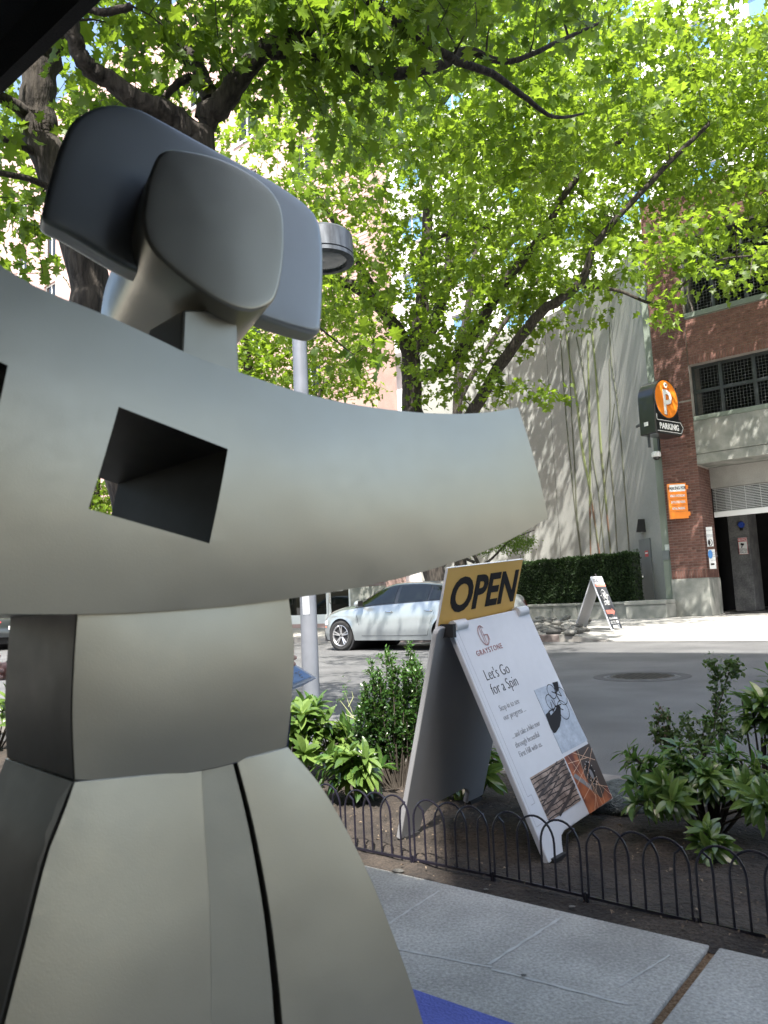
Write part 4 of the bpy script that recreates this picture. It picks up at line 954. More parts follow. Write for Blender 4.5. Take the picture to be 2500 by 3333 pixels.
print('OPEN', Wop, hcap, x0, y0, x1, y1)
# hinge cheeks and white clips at the top
for xk in (.02, WB-.1):
    mb = MB(); c_ = Vector(Tp-s0)+ex*xk
    mb.tube([c_+Vector((0, 0, -.012))+ex*0, c_+Vector((0, 0, -.012))+ex*.08], .022, 10); build('hinge', mb, M['white_plastic'], sg, smooth=True)
mb = MB(); c_ = Vector(Tp-s0)-ex*.002; mb.box(-.02, .0, -.03, .03, -.05, 0); h_ = build('hinge_cheek', mb, M['black_matte'], sg); h_.location = c_; h_.rotation_euler = (0, 0, math.atan2(Wd[1], Wd[0]))
for F_, nm_ in ((Ff, 'f'), (Rf, 'r')):
    for k in ((.02,) if nm_ == 'f' else (.02, WB-.12)):
        mb = MB(); c_ = Vector(F_-s0)+ex*k; mb.box(0, .09, -.014, .014, -.006, .008); h_ = build('foot_pad', mb, M['black_matte'], sg); h_.location = c_; h_.rotation_euler = (0, 0, math.atan2(Wd[1], Wd[0]))

# ================================================================== FAR A-FRAME SIGN
fa = G(1993, 2051, .146); ra = G(1871, 2052, .146); ta = D(1929, 1876, (fa[1]+ra[1])/2)
fs = empty('sidewalk_sign', (fa+ra)/2, 0, 'dark A-frame board reading TOUR TODAY and STREET on the far pavement beside the driveway', 'sign'); f0 = np.array(fs.location)
wv = N.copy(); Wf = .62
Mfa = board_mats(fa-f0, ta-f0, wv); Hfa = (Vector(ta-fa)-Vector(wv)*Vector(ta-fa).dot(Vector(wv))).length
Mra = board_mats(ra-f0, ta-f0, wv)
M['slate'] = pmat('slate_print', (.05, .055, .065), (.06, .065, .075), 3, .5); M['coral'] = pmat('coral_print', (.7, .25, .2), rough=.5)
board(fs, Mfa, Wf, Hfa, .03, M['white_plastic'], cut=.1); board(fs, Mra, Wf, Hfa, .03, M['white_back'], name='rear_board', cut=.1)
def fo(name, pts, mat, z=.004): return onpoly(name, pts, mat, z, fs, Mfa)
fo('print_field', [(.02, .12), (Wf-.01, .12), (Wf-.01, Hfa-.2), (.02, Hfa-.2)], M['slate'], .003)
fo('print_field', [(.02, .02), (.12, .02), (.12, .12), (.02, .12)], M['slate'], .003); fo('print_field', [(Wf-.12, .02), (Wf-.01, .02), (Wf-.01, .12), (Wf-.12, .12)], M['slate'], .003)
fo('coral_band', [(.02, Hfa-.26), (Wf-.01, Hfa-.26), (Wf-.01, Hfa-.2), (.02, Hfa-.2)], M['coral'], .005)
fo('arrow', [(.06, .38), (.42, .38), (.42, .34), (.56, .43), (.42, .52), (.42, .48), (.06, .48)], M['coral'], .005)
online('emblem_ring', circ(.31, Hfa-.48, .14), .014, M['white'], .006, True, fs, Mfa); fo('emblem_arm', [(.06, Hfa-.48), (.17, Hfa-.46), (.17, Hfa-.5)], M['white'], .006); fo('emblem_arm', [(.56, Hfa-.48), (.45, Hfa-.46), (.45, Hfa-.5)], M['white'], .006)
tf = lambda s, x, y, sz, mt, b=0, sx=.8: text('lettering', s, sz, mt, fs, Mfa @ Matrix.Translation((x, y, .0055)), b, 0, sx, 'CENTER')
tf('M', .31, Hfa-.56, .22, M['white'], .005); tf('TOUR TODAY', .31, Hfa-.15, .12, M['grey_ink'], .002); tf('STREET', .31, .60, .14, M['white'], .001, .7)
tf('MStreetSeattle.com', .31, .25, .075, M['white'], .002, .75); tf('877.735.1904', .31, .14, .10, M['white'], .004, .8)
mb = MB(); mb.tube([(0, -.0, 0), (0, .03, .05), (0, .1, .05), (0, .13, 0)], .012, 5); h_ = build('handle', mb, M['black_matte'], fs); h_.location = Vector(ta-f0)+Vector(wv)*.2

# ================================================================== LOW HOOP FENCE
def fence_panel():
    o = empty('hoop_fence_panel', (0, 0, 0)); L_ = .318; p = (L_-.014)/7; x0 = .007; Hf_ = .21; hr = 1.5*p
    mb = MB(); mb.box(0, L_, -.003, .003, -.004, .004); build('bottom_rail', mb, M['fence_paint'], o)
    def hoop(a, b, y):
        xa, xb = x0+a*p, x0+b*p; c = (xa+xb)/2; r_ = (xb-xa)/2; zs = Hf_-r_*1.15
        pts = [(xa, y, 0), (xa, y, zs)]+[(c-r_*math.cos(t), y, zs+r_*1.15*math.sin(t)) for t in [math.pi*k/14 for k in range(1, 14)]]+[(xb, y, zs), (xb, y, 0)]
        mb = MB(); mb.tube(pts, .0036, 6); build('hoop', mb, M['fence_paint'], o, smooth=True)
    hoop(0, 3, 0); hoop(2, 5, .004); hoop(4, 7, 0)
    for a, s_ in ((1, -1), (6, 1)):
        xa = x0+a*p; zs = Hf_-hr*1.15; xq = xa+s_*p*.62
        mb = MB(); mb.tube([(xa, .004, 0), (xa, .004, zs), (xa+s_*p*.1, .004, zs+hr*.55), (xq, .002, zs+hr*.86)], .0036, 6); build('upright', mb, M['fence_paint'], o, smooth=True)
    for x in (.002, L_-.002):
        mb = MB(); mb.box(x-.0025, x+.0025, -.005, .005, -.05, .012); build('stake', mb, M['fence_paint'], o)
    return o
fp = fence_panel(); PIT = .3235; XFence = -1.7241
lab = {0: 'black hoop fence panel in front of the rear leg of the white sign board', 1: 'black hoop fence panel in front of the yellow-topped white sign, below its legs'}
for i in [-7]+list(range(-6, 5)):
    o = fp if i == -7 else copy_tree(fp)
    X = XFence+PIT*i; o.location = tuple(ST(X, 2.245, .116+.004*math.sin(i*1.7))); o.rotation_euler = (R(.8*math.sin(i*2.3)), R(.7*math.sin(i*1.1)), RZ+R(.6*math.cos(i*1.9)))
    tag(o, 'black wire hoop fence panel along the planting bed', 'fence', 'hoop fence panels along the planting bed')
    if i < -7 or i > 4: bpy.data.objects.remove(o) if not kids(o) else [bpy.data.objects.remove(c_) for c_ in kids(o)+[o]]; continue
    nth = {-2: 'first', -3: 'second', -4: 'third', -5: 'fourth', -6: 'fifth', -7: 'sixth'}
    L_ = {-1: 'black hoop fence panel right beside the metal figure, left of the white sign', 0: 'black hoop fence panel between the two boards of the white A-frame sign', 1: 'black hoop fence panel in front of the white sign\'s printed board', 2: 'black hoop fence panel just right of the white sign\'s foot', 3: 'rightmost black hoop fence panel, cut by the photo edge', 4: 'black hoop fence panel just past the right photo edge'}.get(i) or nth[i]+' black hoop fence panel behind the metal figure, counted leftwards from its skirt edge'
    o['label'] = L_
# blue mat
bm0 = sthing('floor_mat', -1.6, -.6, .1, 'blue mat lying on the pavement at the foot of the metal figure', 'mat')
mb = MB(); mb.box(.35, 1.15, 1.1, 1.53+.6, 0, .008); build('mat_sheet', mb, M['blue'], bm0, bevel=.002)
# manhole
mc = G(2089, 2202, 0); mo = empty('manhole_cover', mc, 0, 'round dark iron manhole cover in the asphalt', 'manhole')
mb = MB(); mb.lathe([(0, .006), (.36, .006), (.365, .002), (.365, -.02)], 40); build('lid', mb, M['iron'], mo)
mb = MB(); mb.lathe([(.375, -.02), (.375, .007), (.40, .007), (.405, -.02)], 40); build('frame_ring', mb, M['asphalt'], mo)
mb = MB()
for k in range(-5, 6):
    for j in range(-5, 6):
        if (k*.06)**2+(j*.06)**2 < .1: mb.box(k*.06-.018, k*.06+.018, j*.06-.018, j*.06+.018, .0062, .011)
o = build('tread', mb, M['iron'], mo); o['kind'] = 'stuff'
mb = MB(); mb.lathe([(.445, -.01), (.445, .003), (.56, .003), (.565, -.01)], 40); build('patch_ring', mb, pmat('asphalt_patch', (.04, .04, .042), (.06, .06, .062), 9, .9), mo)

# ================================================================== STREET LAMP
pbase = D(1013, 2260, 4.62); pbase[2] = .1; ptop = D(944, 780, 4.62)
lo = empty('street_lamp', pbase, 0, 'pale painted lamp post with a round drum lantern, behind the metal figure', 'street lamp')
mb = MB(); ht = ptop[2]-.1+.05; mb.tube([(0, 0, 0), (0, 0, .05)], .09, 16); mb.tube([(0, 0, .05), (0, 0, ht)], [.052, .043], 20); build('post', mb, M['pole'], lo, smooth=True)
lc = D(1052, 830, 4.55)-pbase; lc = lc
mb = MB(); mb.lathe([(0, .13), (.165, .13), (.185, .11), (.188, 0), (.188, -.012), (.18, -.014), (.18, -.02), (.19, -.022), (.19, -.045), (.15, -.05), (.145, -.035)], 40); b_ = build('drum', mb, M['lamp_metal'], lo, smooth=True, loc=tuple(lc), ang=30)
mb = MB(); mb.lathe([(0, -.04), (.08, -.045), (.148, -.036)], 32); build('lens', mb, M['lens'] if 'lens' in M else M.setdefault('lens', pmat('lamp_lens', (.12, .14, .14), (.2, .22, .22), 6, .15, coat=1)), lo, smooth=True, loc=tuple(lc))
mb = MB(); mb.tube([(0, 0, lc[2]+.05), (lc[0]*.4, lc[1]*.4, lc[2]+.06), tuple(lc+np.array([0, 0, .06]))], .03, 8); build('arm', mb, M['lamp_metal'], lo)
mb = MB(); c_ = np.array([0, 0, D(1000, 1950, 4.6)[2]-.1]); mb.add([(-.028, -.0465, c_[2]-.09), (.012, -.052, c_[2]-.09), (.012, -.052, c_[2]+.04), (-.028, -.0465, c_[2]+.04)], [(0, 1, 2, 3)]); build('sticker', mb, pmat('faded_sticker', (.35, .38, .42), (.5, .52, .55), 30, .7), lo)
# ================================================================== CAR
def lerp_pts(P):
    xs_ = [p[0] for p in P]; ys_ = [p[1] for p in P]; return lambda x: float(np.interp(x, xs_, ys_))
def smoothed(f, w=.06): return lambda x: sum(f(x+d) for d in (-w, -w/2, 0, w/2, w))/5
ZT = smoothed(lerp_pts([(-2.33, .66), (-2.29, .95), (-2.2, 1.06), (-1.95, 1.10), (-1.72, 1.12), (-1.35, 1.27), (-1.0, 1.37), (-.6, 1.42), (-.1, 1.435), (.2, 1.42), (.5, 1.35), (.8, 1.22), (1.15, 1.03), (1.35, .985), (1.7, .93), (2.0, .85), (2.2, .74), (2.29, .6), (2.33, .4)]))
ZBl = smoothed(lerp_pts([(-2.33, .62), (-2.25, .90), (-2.0, 1.0), (-1.4, 1.0), (-.4, .965), (.6, .93), (1.05, .905), (1.5, .87), (1.9, .78), (2.15, .66), (2.33, .38)]))
HW = smoothed(lerp_pts([(-2.33, .62), (-2.26, .74), (-2.1, .83), (-1.8, .885), (-1.3, .905), (0, .905), (1.2, .905), (1.6, .89), (1.9, .845), (2.1, .75), (2.25, .6), (2.33, .42)]))
AX = (1.50, -1.31); WR = .375; WZ = .325
def z0f(x):
    b = float(np.interp(x, [-2.33, -2.1, -1.7, 1.9, 2.1, 2.33], [.42, .3, .22, .22, .24, .3]))
    for ax in AX:
        d = abs(x-ax)
        if d < WR: b = max(b, WZ+math.sqrt(WR*WR-d*d))
    return b
def g_of(x): t = min(1, max(0, (ZT(x)-ZBl(x)-.09)/.22)); return t*t*(3-2*t)
def roofhw(x): g = g_of(x); return HW(x)*.82*(1-g)+(.575+.0*x)*g
def ze_of(x): g = g_of(x); return (ZBl(x)+.62*(ZT(x)-ZBl(x)))*(1-g)+(ZT(x)-.055)*g
def side(x, v, full=None):      # v 0..1 lower side
    b = z0f(x) if full is None else full; z = b+(ZBl(x)-b)*v; zz = (z-.2)/.75
    y = HW(x)*(.955+.045*math.sin(math.pi*min(1, max(0, zz))**.8)); y += .010*math.exp(-((z-(.73+.02*x))/.02)**2)-.03*max(0, (z-(ZBl(x)-.04))/.04)
    if z < .34: y -= .02*min(1, (.34-z)/.03)
    for ax in AX:
        d = math.hypot(x-ax, z-WZ)
        if d < WR+.06: y += .012*(1-(d-WR)/.06)
    return (x, y, z)
def up(x, u):        # u 0..1 greenhouse side, 1..2 across the roof
    ws, zs = side(x, 1, .2)[1], ZBl(x)
    if u <= 1: t = u; return (x, ws+(roofhw(x)-ws)*t+.025*math.sin(math.pi*t)*g_of(x), zs+(ze_of(x)-zs)*t)
    t = u-1; w_ = roofhw(x); a = t*math.pi/2; g = g_of(x)
    return (x, w_*math.cos(a)**(.8), ze_of(x)+(ZT(x)-ze_of(x))*math.sin(a))
def make_car(paint, label, group=None):
    o = empty('parked_car', (0, 0, 0), 0, label, 'car', group)
    xs_ = sorted(set([-2.33+4.66*i/90 for i in range(91)]+[ax+WR*math.cos(math.pi*k/16) for ax in AX for k in range(17)]+[ax+s*(WR+.0005) for ax in AX for s in (-1, 1)]))
    for sgn in (1,):
        pass
    rows = []
    for x in xs_:
        r_ = [side(x, v/9) for v in range(10)]+[up(x, u/5) for u in range(1, 6)]+[up(x, 1+u/6) for u in range(1, 7)]
        rows.append(r_+[(a, -b, c) for a, b, c in r_[-2::-1]])
    mb = MB(); mb.grid(rows); mb.f.append(tuple(range(len(rows[0])))); L0 = (len(rows)-1)*len(rows[0]); mb.f.append(tuple(L0+k for k in range(len(rows[0]))))
    build('body', mb, paint, o, smooth=True, ang=35)
    mb = MB(); mb.box(-2.15, 2.15, -.7, .7, .2, .5); 
    for ax in AX: mb.lathe([(.0, -.86), (WR-.005, -.86), (WR-.005, .86), (0, .86)], 20, Matrix.Translation((ax, 0, WZ)), 'y')
    build('underbody', mb, M['black_matte'], o)
    def patch(name, x0, x1, u0, u1, mat, both=True, off=.005, n=12, m_=8, clip=None, par=None):
        for sg_ in ((1, -1) if both else (1,)):
            P = []
            for i in range(n+1):
                x = x0+(x1-x0)*i/n; P.append([])
                for j in range(m_+1):
                    u = u0+(u1-u0)*j/m_; q = up(x, u) if u >= 0 else side(x, 1+u); P[-1].append((q[0], sg_*(q[1]+off), q[2]+off*.5))
            mb = MB(); mb.grid(P); build(name, mb, mat, par or o, smooth=True)
    patch('window_trim', -1.38, 1.10, .03, .97, M['black'], off=.003, n=40)
    patch('window', .03, .96, .10, .90, M['glass_dark'], off=.007, n=18); patch('window', -.82, -.06, .10, .90, M['glass_dark'], off=.007); patch('quarter_glass', -1.26, -.87, .10, .84, M['glass_dark'], off=.007)
    # windscreen and rear glass follow the body surface across its width
    for nm_, xa, xb in (('windscreen', .52, 1.12), ('rear_window', -1.62, -1.05)):
        P = []
        for i in range(9):
            x = xa+(xb-xa)*i/8; r_ = [up(x, 1.08+.92*j/6) for j in range(7)]; r_ = [(a, b, c+.006) for a, b, c in r_]; P.append(r_+[(a, -b, c) for a, b, c in r_[-2::-1]])
        mb = MB(); mb.grid(P); build(nm_, mb, M['glass_dark'], o, smooth=True)
    def seam(pts, name='door_seam', r_=.004, mat=None):
        for s in (1, -1):
            mb = MB(); mb.tube([(x, s*(side(x, 0, z)[1] if z < ZBl(x) else up(x, .02)[1]), z) for x, z in pts], r_, 4); build(name, mb, mat or M['black_matte'], o)
    seam([(1.03, .90), (1.02, .75), (.96, .55), (.9, .32)]); seam([(-.09, .94), (-.10, .7), (-.10, .32)]); seam([(-1.12, .98), (-1.0, .75), (-.93, .6), (-.85, .4), (-.82, .32)]); seam([(.9, .32), (.4, .315), (-.1, .315), (-.82, .32)])
    seam([(1.05, .915), (1.5, .885), (1.9, .79)], 'bonnet_seam', .003)
    for x in (.13, -.88):
        for s in (1, -1):
            mb = MB(); y = side(x, 0, .80)[1]; mb.tube([(x-.09, s*(y+.005), .80), (x-.06, s*(y+.03), .806), (x+.06, s*(y+.03), .812), (x+.1, s*(y+.005), .81)], [.012, .016, .016, .01], 8); build('door_handle', mb, M['chrome'], o, smooth=True)
    for s in (1, -1):
        mb = MB(); mb.lathe([(0, -.1), (.06, -.09), (.085, -.03), (.09, .04), (.05, .09), (0, .1)], 14, Matrix.Translation((.86, s*1.02, 1.0)) @ Matrix.Diagonal((.75, 1, .8, 1)), 'y'); mi = build('mirror', mb, paint, o, smooth=True)
        mb = MB(); mb.tube([(.88, s*.86, .955), (.88, s*.97, .965)], .03, 8); mb.box(.79, .80, s*1.02-.07, s*1.02+.07, .94, 1.06); build('mirror_stalk', mb, M['black'], mi)
        mb = MB(); P = [[side(x, 0, z) for z in (.66, .62, .57)] for x in (1.93, 2.02, 2.12, 2.2, 2.26)]; P = [[(a, s*(b+.006), c) for a, b, c in r_] for r_ in P]; mb.grid(P); build('headlight', mb, M['white'], o, smooth=True)
        mb = MB(); P = [[side(x, 0, z) for z in (.535, .5)] for x in (1.98, 2.04, 2.1)]; mb.grid([[(a, s*(b+.007), c) for a, b, c in r_] for r_ in P]); build('side_marker', mb, pmat('amber', (.6, .2, .12), rough=.3) if 'amber' not in M else M['amber'], o)
        mb = MB(); P = [[side(x, 0, z) for z in (.93, .85, .76)] for x in (-1.93, -2.05, -2.15, -2.24, -2.3)]; mb.grid([[(a, s*(b+.008), c) for a, b, c in r_] for r_ in P]); build('taillight', mb, M['taillight'], o, smooth=True)
    mb = MB(); mb.box(-2.355, -2.335, -.26, .26, .66, .78); build('number_plate', mb, M['white'], o)
    for ax in AX:
        for s in (1, -1):
            w_ = MB(); T_ = Matrix.Translation((ax, s*.80, WZ)); w_.lathe([(.215, -.10), (.29, -.11), (.318, -.09), (.325, -.05), (.325, .05), (.318, .09), (.29, .11), (.222, .10), (.215, .09)], 36, T_, 'y'); wh = build('wheel', w_, M['tyre'], o, smooth=True, ang=30)
            r_ = MB(); r_.lathe([(.228, s*.105), (.222, s*.108), (.208, s*.09), (.2, s*.03), (.2, -s*.06)], 36, T_, 'y')
            for k in range(5):
                for dd in (-.10, .10):
                    a = 2*math.pi*k/5+dd+.3; a2 = 2*math.pi*k/5+dd*1.55+.3; p1 = (ax+.05*math.cos(a), s*.875, WZ+.05*math.sin(a)); p2 = (ax+.212*math.cos(a2), s*.895, WZ+.212*math.sin(a2)); r_.tube([p1, p2], [.017, .014], 5)
            r_.lathe([(0, s*.09), (.05, s*.088), (.055, s*.06)], 16, T_, 'y'); build('rim', r_, M['rim'], wh, smooth=True, ang=30)
            r_ = MB(); r_.lathe([(0, -s*.0), (.2, 0)], 24, T_, 'y'); r_.lathe([(0, s*.092), (.026, s*.092)], 12, T_, 'y')
            for k in range(5): a = 2*math.pi*k/5+.9; r_.tube([(ax+.04*math.cos(a), s*.886, WZ+.04*math.sin(a)), (ax+.04*math.cos(a), s*.893, WZ+.04*math.sin(a))], .007, 6)
            build('brake_disc', r_, M['black_matte'], wh)
            r_ = MB(); r_.lathe([(.06, s*.02), (.15, s*.02)], 24, T_, 'y'); build('brake_rotor', r_, M['rim'], wh)
    return o
M['amber'] = pmat('amber', (.6, .2, .12), rough=.3)
def place_car(o, fx, fy):     # front left wheel hub on the ground point; heading along U
    a = math.atan2(U[1], U[0]); Rm = Matrix.Rotation(a, 3, 'Z'); off = Rm @ Vector((1.5, .8, 0)); o.location = (fx-off.x, fy-off.y, 0); o.rotation_euler = (0, 0, a)
car = make_car(M['car_paint'], 'silver blue four-door sedan parked at the far kerb, behind the OPEN sign')
wp = D(1116, 2000, 17.1); place_car(car, wp[0], wp[1])
car2 = make_car(M['car_dark'], 'dark grey parked car at the left photo edge, farther down the street')
p2 = G(8, 2100, 0); p2 = D(20, 2050, 25.5); a_ = math.atan2(U[1], U[0]); car2.rotation_euler = (0, 0, a_); rear = np.array([p2[0], p2[1], 0])+U*2.25+N*.3; car2.location = tuple(rear)
car3 = make_car(M['car_red'], 'red parked car at the left photo edge, beyond the dark grey car')
car3.rotation_euler = (0, 0, a_); car3.location = tuple(rear+U*1.2+N*1.6+U*3.6)

# ================================================================== LEAF BUILDER (one mesh from many placed leaves)
def tmpl(half, fold=.25, curl=.15):
    """fan leaf: outline from half profile; returns verts, faces"""
    right = [(a, b) for a, b in half]; left = [(-a, b) for a, b in half[-2:0:-1]]; out = right+left
    v = [(0, .45, 0)]+[(a, b, fold*abs(a)-curl*b*b) for a, b in out]; n = len(out)
    return np.array(v, float), np.array([(0, 1+i, 1+(i+1) % n) for i in range(n)])
OAK = tmpl([(0, 0), (.10, .13), (.30, .14), (.17, .33), (.44, .50), (.18, .60), (.27, .80), (.09, .80), (0, 1.0)])
OAKF = tmpl([(0, 0), (.34, .14), (.15, .34), (.44, .55), (.15, .68), (0, 1)])
LAU = tmpl([(0, 0), (.10, .25), (.145, .5), (.12, .75), (0, 1)], .45, .25)
SML = tmpl([(0, 0), (.28, .45), (0, 1)], .3, .1)
def leaf_arrays(P, Dr, Nr, S, T):
    """P positions, Dr direction (leaf axis), Nr normal-ish, S sizes -> vertices, faces"""
    V, Fc = T; n = len(P); Dr = Dr/np.linalg.norm(Dr, axis=1)[:, None]; X = np.cross(Dr, Nr); X /= np.linalg.norm(X, axis=1)[:, None]+1e-9; Z = np.cross(X, Dr)
    vv = P[:, None, :]+S[:, None, None]*(V[None, :, 0, None]*X[:, None, :]+V[None, :, 1, None]*Dr[:, None, :]+V[None, :, 2, None]*Z[:, None, :])
    ff = Fc[None]+(np.arange(n)*len(V))[:, None, None]; return vv.reshape(-1, 3), ff.reshape(-1, 3)
def leaf_mesh(name, P, Dr, Nr, S, T, mat, parent, org, tint=None):
    v, f = leaf_arrays(P-org, Dr, Nr, S, T); me = bpy.data.meshes.new(name); me.vertices.add(len(v)); me.vertices.foreach_set('co', v.ravel()); k = len(f)
    me.loops.add(k*3); me.loops.foreach_set('vertex_index', f.ravel().astype(np.int32)); me.polygons.add(k)
    me.polygons.foreach_set('loop_start', np.arange(k, dtype=np.int32)*3); me.polygons.foreach_set('loop_total', np.full(k, 3, np.int32)) if False else None
    at = me.attributes.new('tint', 'FLOAT', 'POINT'); t = rng.random(len(P)) if tint is None else tint; at.data.foreach_set('value', np.repeat(t, len(T[0])).astype(np.float32))
    me.update(calc_edges=True); me.validate(); o = link(name, me, mat, parent); o['kind'] = 'stuff'; return o
def leaf_objs(name, P, Dr, Nr, S, T, mat, parent, org):
    me = bpy.data.meshes.new(name); me.from_pydata([tuple(a) for a in T[0]], [], [tuple(int(i) for i in f) for f in T[1]]); me.materials.append(mat)
    for p, d, n_, s in zip(P, Dr, Nr, S):
        d = d/np.linalg.norm(d); x = np.cross(d, n_); x /= np.linalg.norm(x)+1e-9; z = np.cross(x, d); o = bpy.data.objects.new(name, me); COL.objects.link(o); o.parent = parent
        m_ = Matrix.Identity(4)
        for i in range(3): m_[i][0] = x[i]*s; m_[i][1] = d[i]*s; m_[i][2] = z[i]*s; m_[i][3] = p[i]-org[i]
        o.matrix_local = m_
def in_view(P, pad=60):
    v = P-C0; z = v@cf; x = CX+F*(v@cr)/np.maximum(z, 1e-3); y = CY-F*(v@cu)/np.maximum(z, 1e-3); return (z > .3) & (x > -pad) & (x < 2500+pad) & (y > -pad) & (y < 3333+pad), x, y, z
# ================================================================== TREES
def tree(name, label, base, limbs, clouds, n_attr, lsize, lper, T, mat, seed, n_obj=0, group=None, twig_r=.006, droop=.5, keep=None, root_flare=True, minlen=.25, barkmat=None, spread=.16, hmin=2.0):
    """limbs: list of (points with radius) polylines in world space; clouds: (centre, radii, weight) volumes the crown fills"""
    rg = np.random.default_rng(seed); o = empty(name, base, 0, label, 'tree', group); org = np.array(base, float)
    trunk = MB(); NP, NR = [], []
    for li, L_ in enumerate(limbs):
        P3 = smooth_poly3([np.array(p[:3], float) for p in L_], 6); rr = np.interp(np.linspace(0, 1, len(P3)), np.linspace(0, 1, len(L_)), [p[3] for p in L_])
        if li == 0 and root_flare: rr = rr.copy(); rr[0] *= 1.5; rr[1] *= 1.25; rr[2] *= 1.1
        P3 = [p+rg.normal(0, 1, 3)*r_*.10 for p, r_ in zip(P3, rr)]
        mb = MB(); mb.tube([p-org for p in P3], list(rr), 14 if rr[0] > .12 else 9); 
        b_ = build('trunk' if li == 0 else 'limb', mb, barkmat or M['bark'], o, smooth=True, fix=False, ang=80)
        for p, r_ in zip(P3, rr): NP.append(p); NR.append(r_)
    start = 4 if limbs else 0
    NP = [p for p in NP]; alive = [(p[2] > base[2]+hmin) for p in NP]
    A = []
    for c, r_, w_ in clouds:
        k = int(n_attr*w_); q = rg.normal(0, 1, (k, 3)); q /= np.linalg.norm(q, axis=1)[:, None]; q *= (rg.random(k)[:, None])**(1/2.4); A.append(np.array(c)+q*np.array(r_))
    A = np.vstack(A)
    if keep is not None: A = A[keep(A)]
    pos = np.array(NP); rad = np.array(NR); al = np.array(alive); pos, rad = pos[al], rad[al]
    d0 = np.min(np.linalg.norm(A[:, None]-pos[None], axis=2), axis=1) if len(A)*len(pos) < 4e6 else rg.random(len(A)); A = A[np.argsort(d0)]
    cap = len(A)*14+len(pos); PB = np.zeros((cap, 3)); RB = np.zeros(cap); n_ = len(pos); PB[:n_] = pos; RB[:n_] = rad; twig = MB(); lp, ld = [], []
    for a in A:
        dv = PB[:n_]-a; d = np.sqrt((dv**2).sum(1)); cost = d+.5*np.maximum(0, dv[:, 2]); i = int(np.argmin(cost)); L_ = d[i]
        if L_ < minlen: 
            lp.append(a); ld.append(-dv[i]); continue
        L_ = min(L_, 4.0); p0 = PB[i].copy(); e = p0+(a-p0)*min(1, L_/d[i]); k = max(2, int(L_/.3)); k = min(k, 12)
        side_ = np.cross(a-p0, [0, 0, 1]); ctrl = (p0+e)/2+np.array([0, 0, .14*L_])+rg.normal(0, .07, 3)*L_
        pts = [p0*(1-t)**2+2*ctrl*t*(1-t)+e*t*t for t in np.linspace(0, 1, k+1)]; pts = [pts[0]]+[p+rg.normal(0, .02, 3)*min(1, L_) for p in pts[1:]]
        r0_ = min(RB[i]*.8, twig_r+.013*L_); rr = np.linspace(r0_, twig_r*.55, k+1); twig.tube([p-org for p in pts], list(rr), 5 if r0_ > .02 else 4, cap=False)
        if n_+k < cap: PB[n_:n_+k] = pts[1:]; RB[n_:n_+k] = rr[1:]; n_ += k
        for q in range(max(1, int(k*.35)), k+1): lp.append(pts[q]); ld.append(pts[q]-pts[q-1])
    build('branches', twig, M['twig'], o, smooth=True, fix=False)['kind'] = 'stuff'
    lp = np.array(lp); ld = np.array(ld); ld /= np.linalg.norm(ld, axis=1)[:, None]+1e-9
    P = np.repeat(lp, lper, 0)+rg.normal(0, spread, (len(lp)*lper, 3))*np.array([1, 1, .55]); Dd = np.repeat(ld, lper, 0)*.5+rg.normal(0, .7, P.shape)+np.array([0, 0, -droop])
    Nn = rg.normal(0, .45, P.shape)+np.array([0, 0, 1.0]); S = lsize*rg.uniform(.42, 1.3, len(P))
    # clumps share a tint so light and dark masses show
    cl = rg.random(len(lp)); tint = np.clip(np.repeat(cl, lper)*.6+rg.random(len(P))*.5-.05, 0, 1)
    if n_obj:
        vis, x, y, z = in_view(P); sc = np.where(vis, S/z, 0); idx = np.argsort(-sc)[:n_obj]; mk = np.ones(len(P), bool); mk[idx] = False
        leaf_objs('leaf', P[idx], Dd[idx], Nn[idx], S[idx], OAK, leaf_oak_obj, o, org); P, Dd, Nn, S, tint = P[mk], Dd[mk], Nn[mk], S[mk], tint[mk]
    leaf_mesh('foliage', P, Dd, Nn, S, T, mat, o, org, tint); print(name, 'leaves', len(P), 'nodes', n_); return o
def Q(px, py, dep, r_): p = D(px, py, dep); return (p[0], p[1], p[2], r_)
